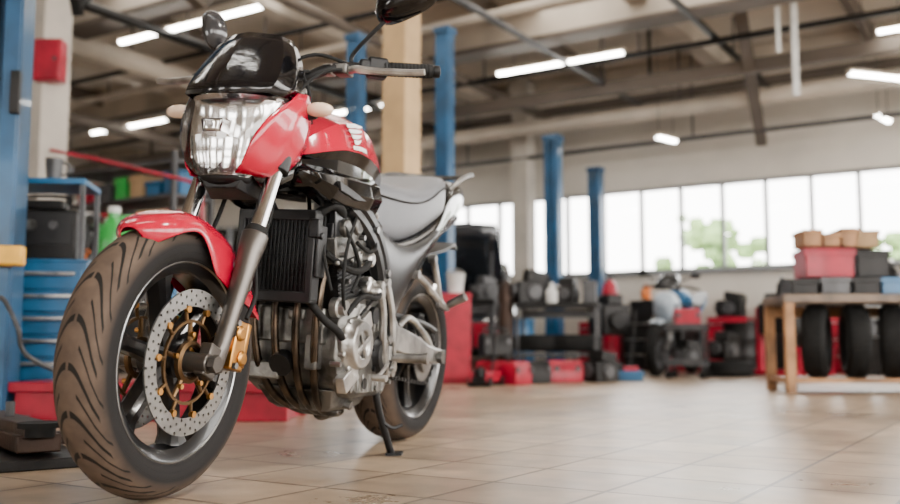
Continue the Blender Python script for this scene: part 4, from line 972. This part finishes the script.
def bgbike(x,y,rz):
    e=thing('parked_motorcycle','white and blue sport motorcycle parked by the workbench','motorcycle',(x,y,0),rz,rad(-5))
    for wx in(0,1.36):
        w=part('wheel',MB().lathe([(.2,.03),(.22,.05),(.27,.06),(.305,.03),(.308,0),(.305,-.03),(.27,-.06),(.22,-.05),(.2,-.03)],n=40,loop=True),'rubber',e,loc=(wx,0,.308))
        mb=MB(); mb.lathe([(.215,.045),(.2,.04),(.19,0),(.2,-.04),(.215,-.045)],n=36)
        for k in range(5):
            a=k*1.2566; mb.cyl((0,0,0),(.2*math.cos(a),0,.2*math.sin(a)),.018,.012,n=8)
        part('rim',mb,'grey',w)
    part('fairing',MB().loft([sect(*q,e=.8) for q in((.85,.10,.52,.8),(1.0,.15,.46,.9),(1.15,.15,.55,.95),(1.3,.10,.70,.92),(1.38,.05,.77,.85))]),'palebl',e,sub=1)
    part('fuel_tank',MB().loft([sect(*q,e=.8) for q in((.4,.1,.75,.85),(.6,.15,.75,.98),(.85,.14,.8,1.0))]),'bluec',e,sub=1)
    part('seat',MB().loft([sect(*q,e=.6) for q in((.45,.1,.74,.8),(.2,.14,.78,.86),(-.1,.1,.88,.95),(-.3,.06,.95,1.0))]),'bmat',e)
    part('tail',MB().loft([sect(*q,e=.8) for q in((.3,.13,.62,.78),(0,.12,.75,.88),(-.35,.05,.9,.97))]),'bluec',e)
    part('windscreen',MB().grid([arc(a,b,c,d) for a,b,c,d in((1.3,1.15,.14,.95),(1.2,1.1,.12,1.07),(1.12,1.05,.08,1.13))]),'bgloss',e,solid=.004)
    part('front_fender',MB().grid([[V((1.36+.33*math.sin(rad(t)),yy,.308+.33*math.cos(rad(t))-abs(yy)*.4)) for yy in(-.07,-.03,.03,.07)] for t in range(30,-71,-10)]),'palebl',e,solid=.004)
    for sg in(1,-1): part('fork_leg',MB().cyl((1.35,.1*sg,.3),(1.1,.1*sg,.9),.026),'alu',e)
    part('handlebar',MB().tube([(1.0,-.33,.98),(1.05,-.15,1.0),(1.05,.15,1.0),(1.0,.33,.98)],.014),'bmat',e)
    part('engine',MB().box((.7,0,.38),(.45,.3,.35)).box((.7,0,.6),(.3,.26,.2)),'dark',e,bevel=.03)
    part('swingarm',MB().cyl((0,.12,.308),(.5,.1,.36),.03).cyl((0,-.12,.308),(.5,-.1,.36),.03),'dark',e)
    for sg in(1,-1):
        part('mirror',MB().cyl((1.15,.15*sg,1.05),(1.12,.27*sg,1.12),.008).sph((1.12,.3*sg,1.13),(.02,.06,.035)),'bmat',e)
bgbike(2.92,11.6,rad(240))
# left background
bench(-2.35,6.6,1.3,.6,.89,'grey','bluec','grey workbench on blue legs crowded with parts',rad(-14),shelf=.3)
jug(-2.30,6.45,.89,'green','bright green plastic jug on the grey workbench',1.35)
jug(-2.42,6.7,.89,'green','bright green plastic jug on the grey workbench',1.2)
engine_block(-2.70,6.65,.89,'dark','dark engine part on the grey workbench',.1,.8)
box_(-2.02,6.5,.89,.26,.22,.2,'dark','dark parts bin on the grey workbench',rad(-14),lid='grey')
box_(-2.02,6.55,1.12,.2,.2,.14,'card','small cardboard carton on a parts bin',rad(-14),name='carton',cat='carton')
for x,m,s_ in((-2.17,'white',.8),(-2.52,'orange',.7),(-1.86,'bluec',.8)): jug(x,6.40+(-2.2-x)*.22,.89,m,'small plastic fluid jug on the grey workbench',s_*.6)
for x,m,l in((-2.5,'redm','red'),(-2.1,'dark','black')):
    box_(x,6.55,.315,.3,.3,.24,m,l+' storage box under the grey workbench',rad(-14),lid=m)
shelving(-2.75,8.3,1.4,.45,1.95,7,RZ,'tall grey metal shelving crowded with boxes and parts',top=False)
shelving(-4.6,11.4,1.6,.45,1.9,6,RZ,'grey metal shelving with assorted boxes')
shelving(-2.0,13.2,1.3,.45,1.8,5,RZ,'grey metal shelving with assorted boxes')
def tree(x,y,h,r):
    e=thing('tree','leafy green tree outside the windows','tree',(x,y,-.12),group='trees outside')
    part('trunk',MB().tube([(0,0,0),(.05,.03,h*.4),(0,.1,h*.75)],[.14,.06],10),'wood',e)
    mb=MB()
    for k in range(60):
        a=random.uniform(0,6.28); rr=random.uniform(0,r); mb.sph((rr*math.cos(a),rr*math.sin(a),h*.65+random.uniform(-.7,1)*r),random.uniform(.08,.2)*r,8)
    f=part('foliage',mb,'foliage',e); f['kind']='stuff'
tree(6.5,23,3.2,1.5); tree(10.5,22,2.6,1.3); tree(15.5,24,3.4,1.6)

# ================================================================= LIGHT & CAMERA
w=D.worlds.new('sky'); C.scene.world=w; w.use_nodes=True
bg=w.node_tree.nodes['Background']; bg.inputs[0].default_value=(1,.96,.90,1); bg.inputs[1].default_value=16
def area(loc,rot,size,e,col=(1,.93,.84)):  # unseen fill panels added under the ceiling to brighten the room, no fixture modelled
    l=D.lights.new('added_fill_light','AREA'); l.shape='RECTANGLE'; l.size=size[0]; l.size_y=size[1]; l.energy=e; l.color=col
    o=D.objects.new('added_fill_light',l); C.collection.objects.link(o); o.location=loc; o.rotation_euler=rot
area((1.5,1.2,3.9),(0,0,RZ),(.7,.7),190)
area((-1.5,8,4.05),(0,0,RZ),(5,3),200)
area((2.5,8,4.05),(0,0,RZ),(5,3),200)
cam=D.cameras.new('camera'); co=D.objects.new('camera',cam); C.collection.objects.link(co)
co.location=(0,0,.34); co.rotation_euler=(rad(90+5.6),0,0); cam.lens=38; cam.sensor_width=36
cam.dof.use_dof=True; cam.dof.focus_distance=2.3; cam.dof.aperture_fstop=2.1
C.scene.camera=co
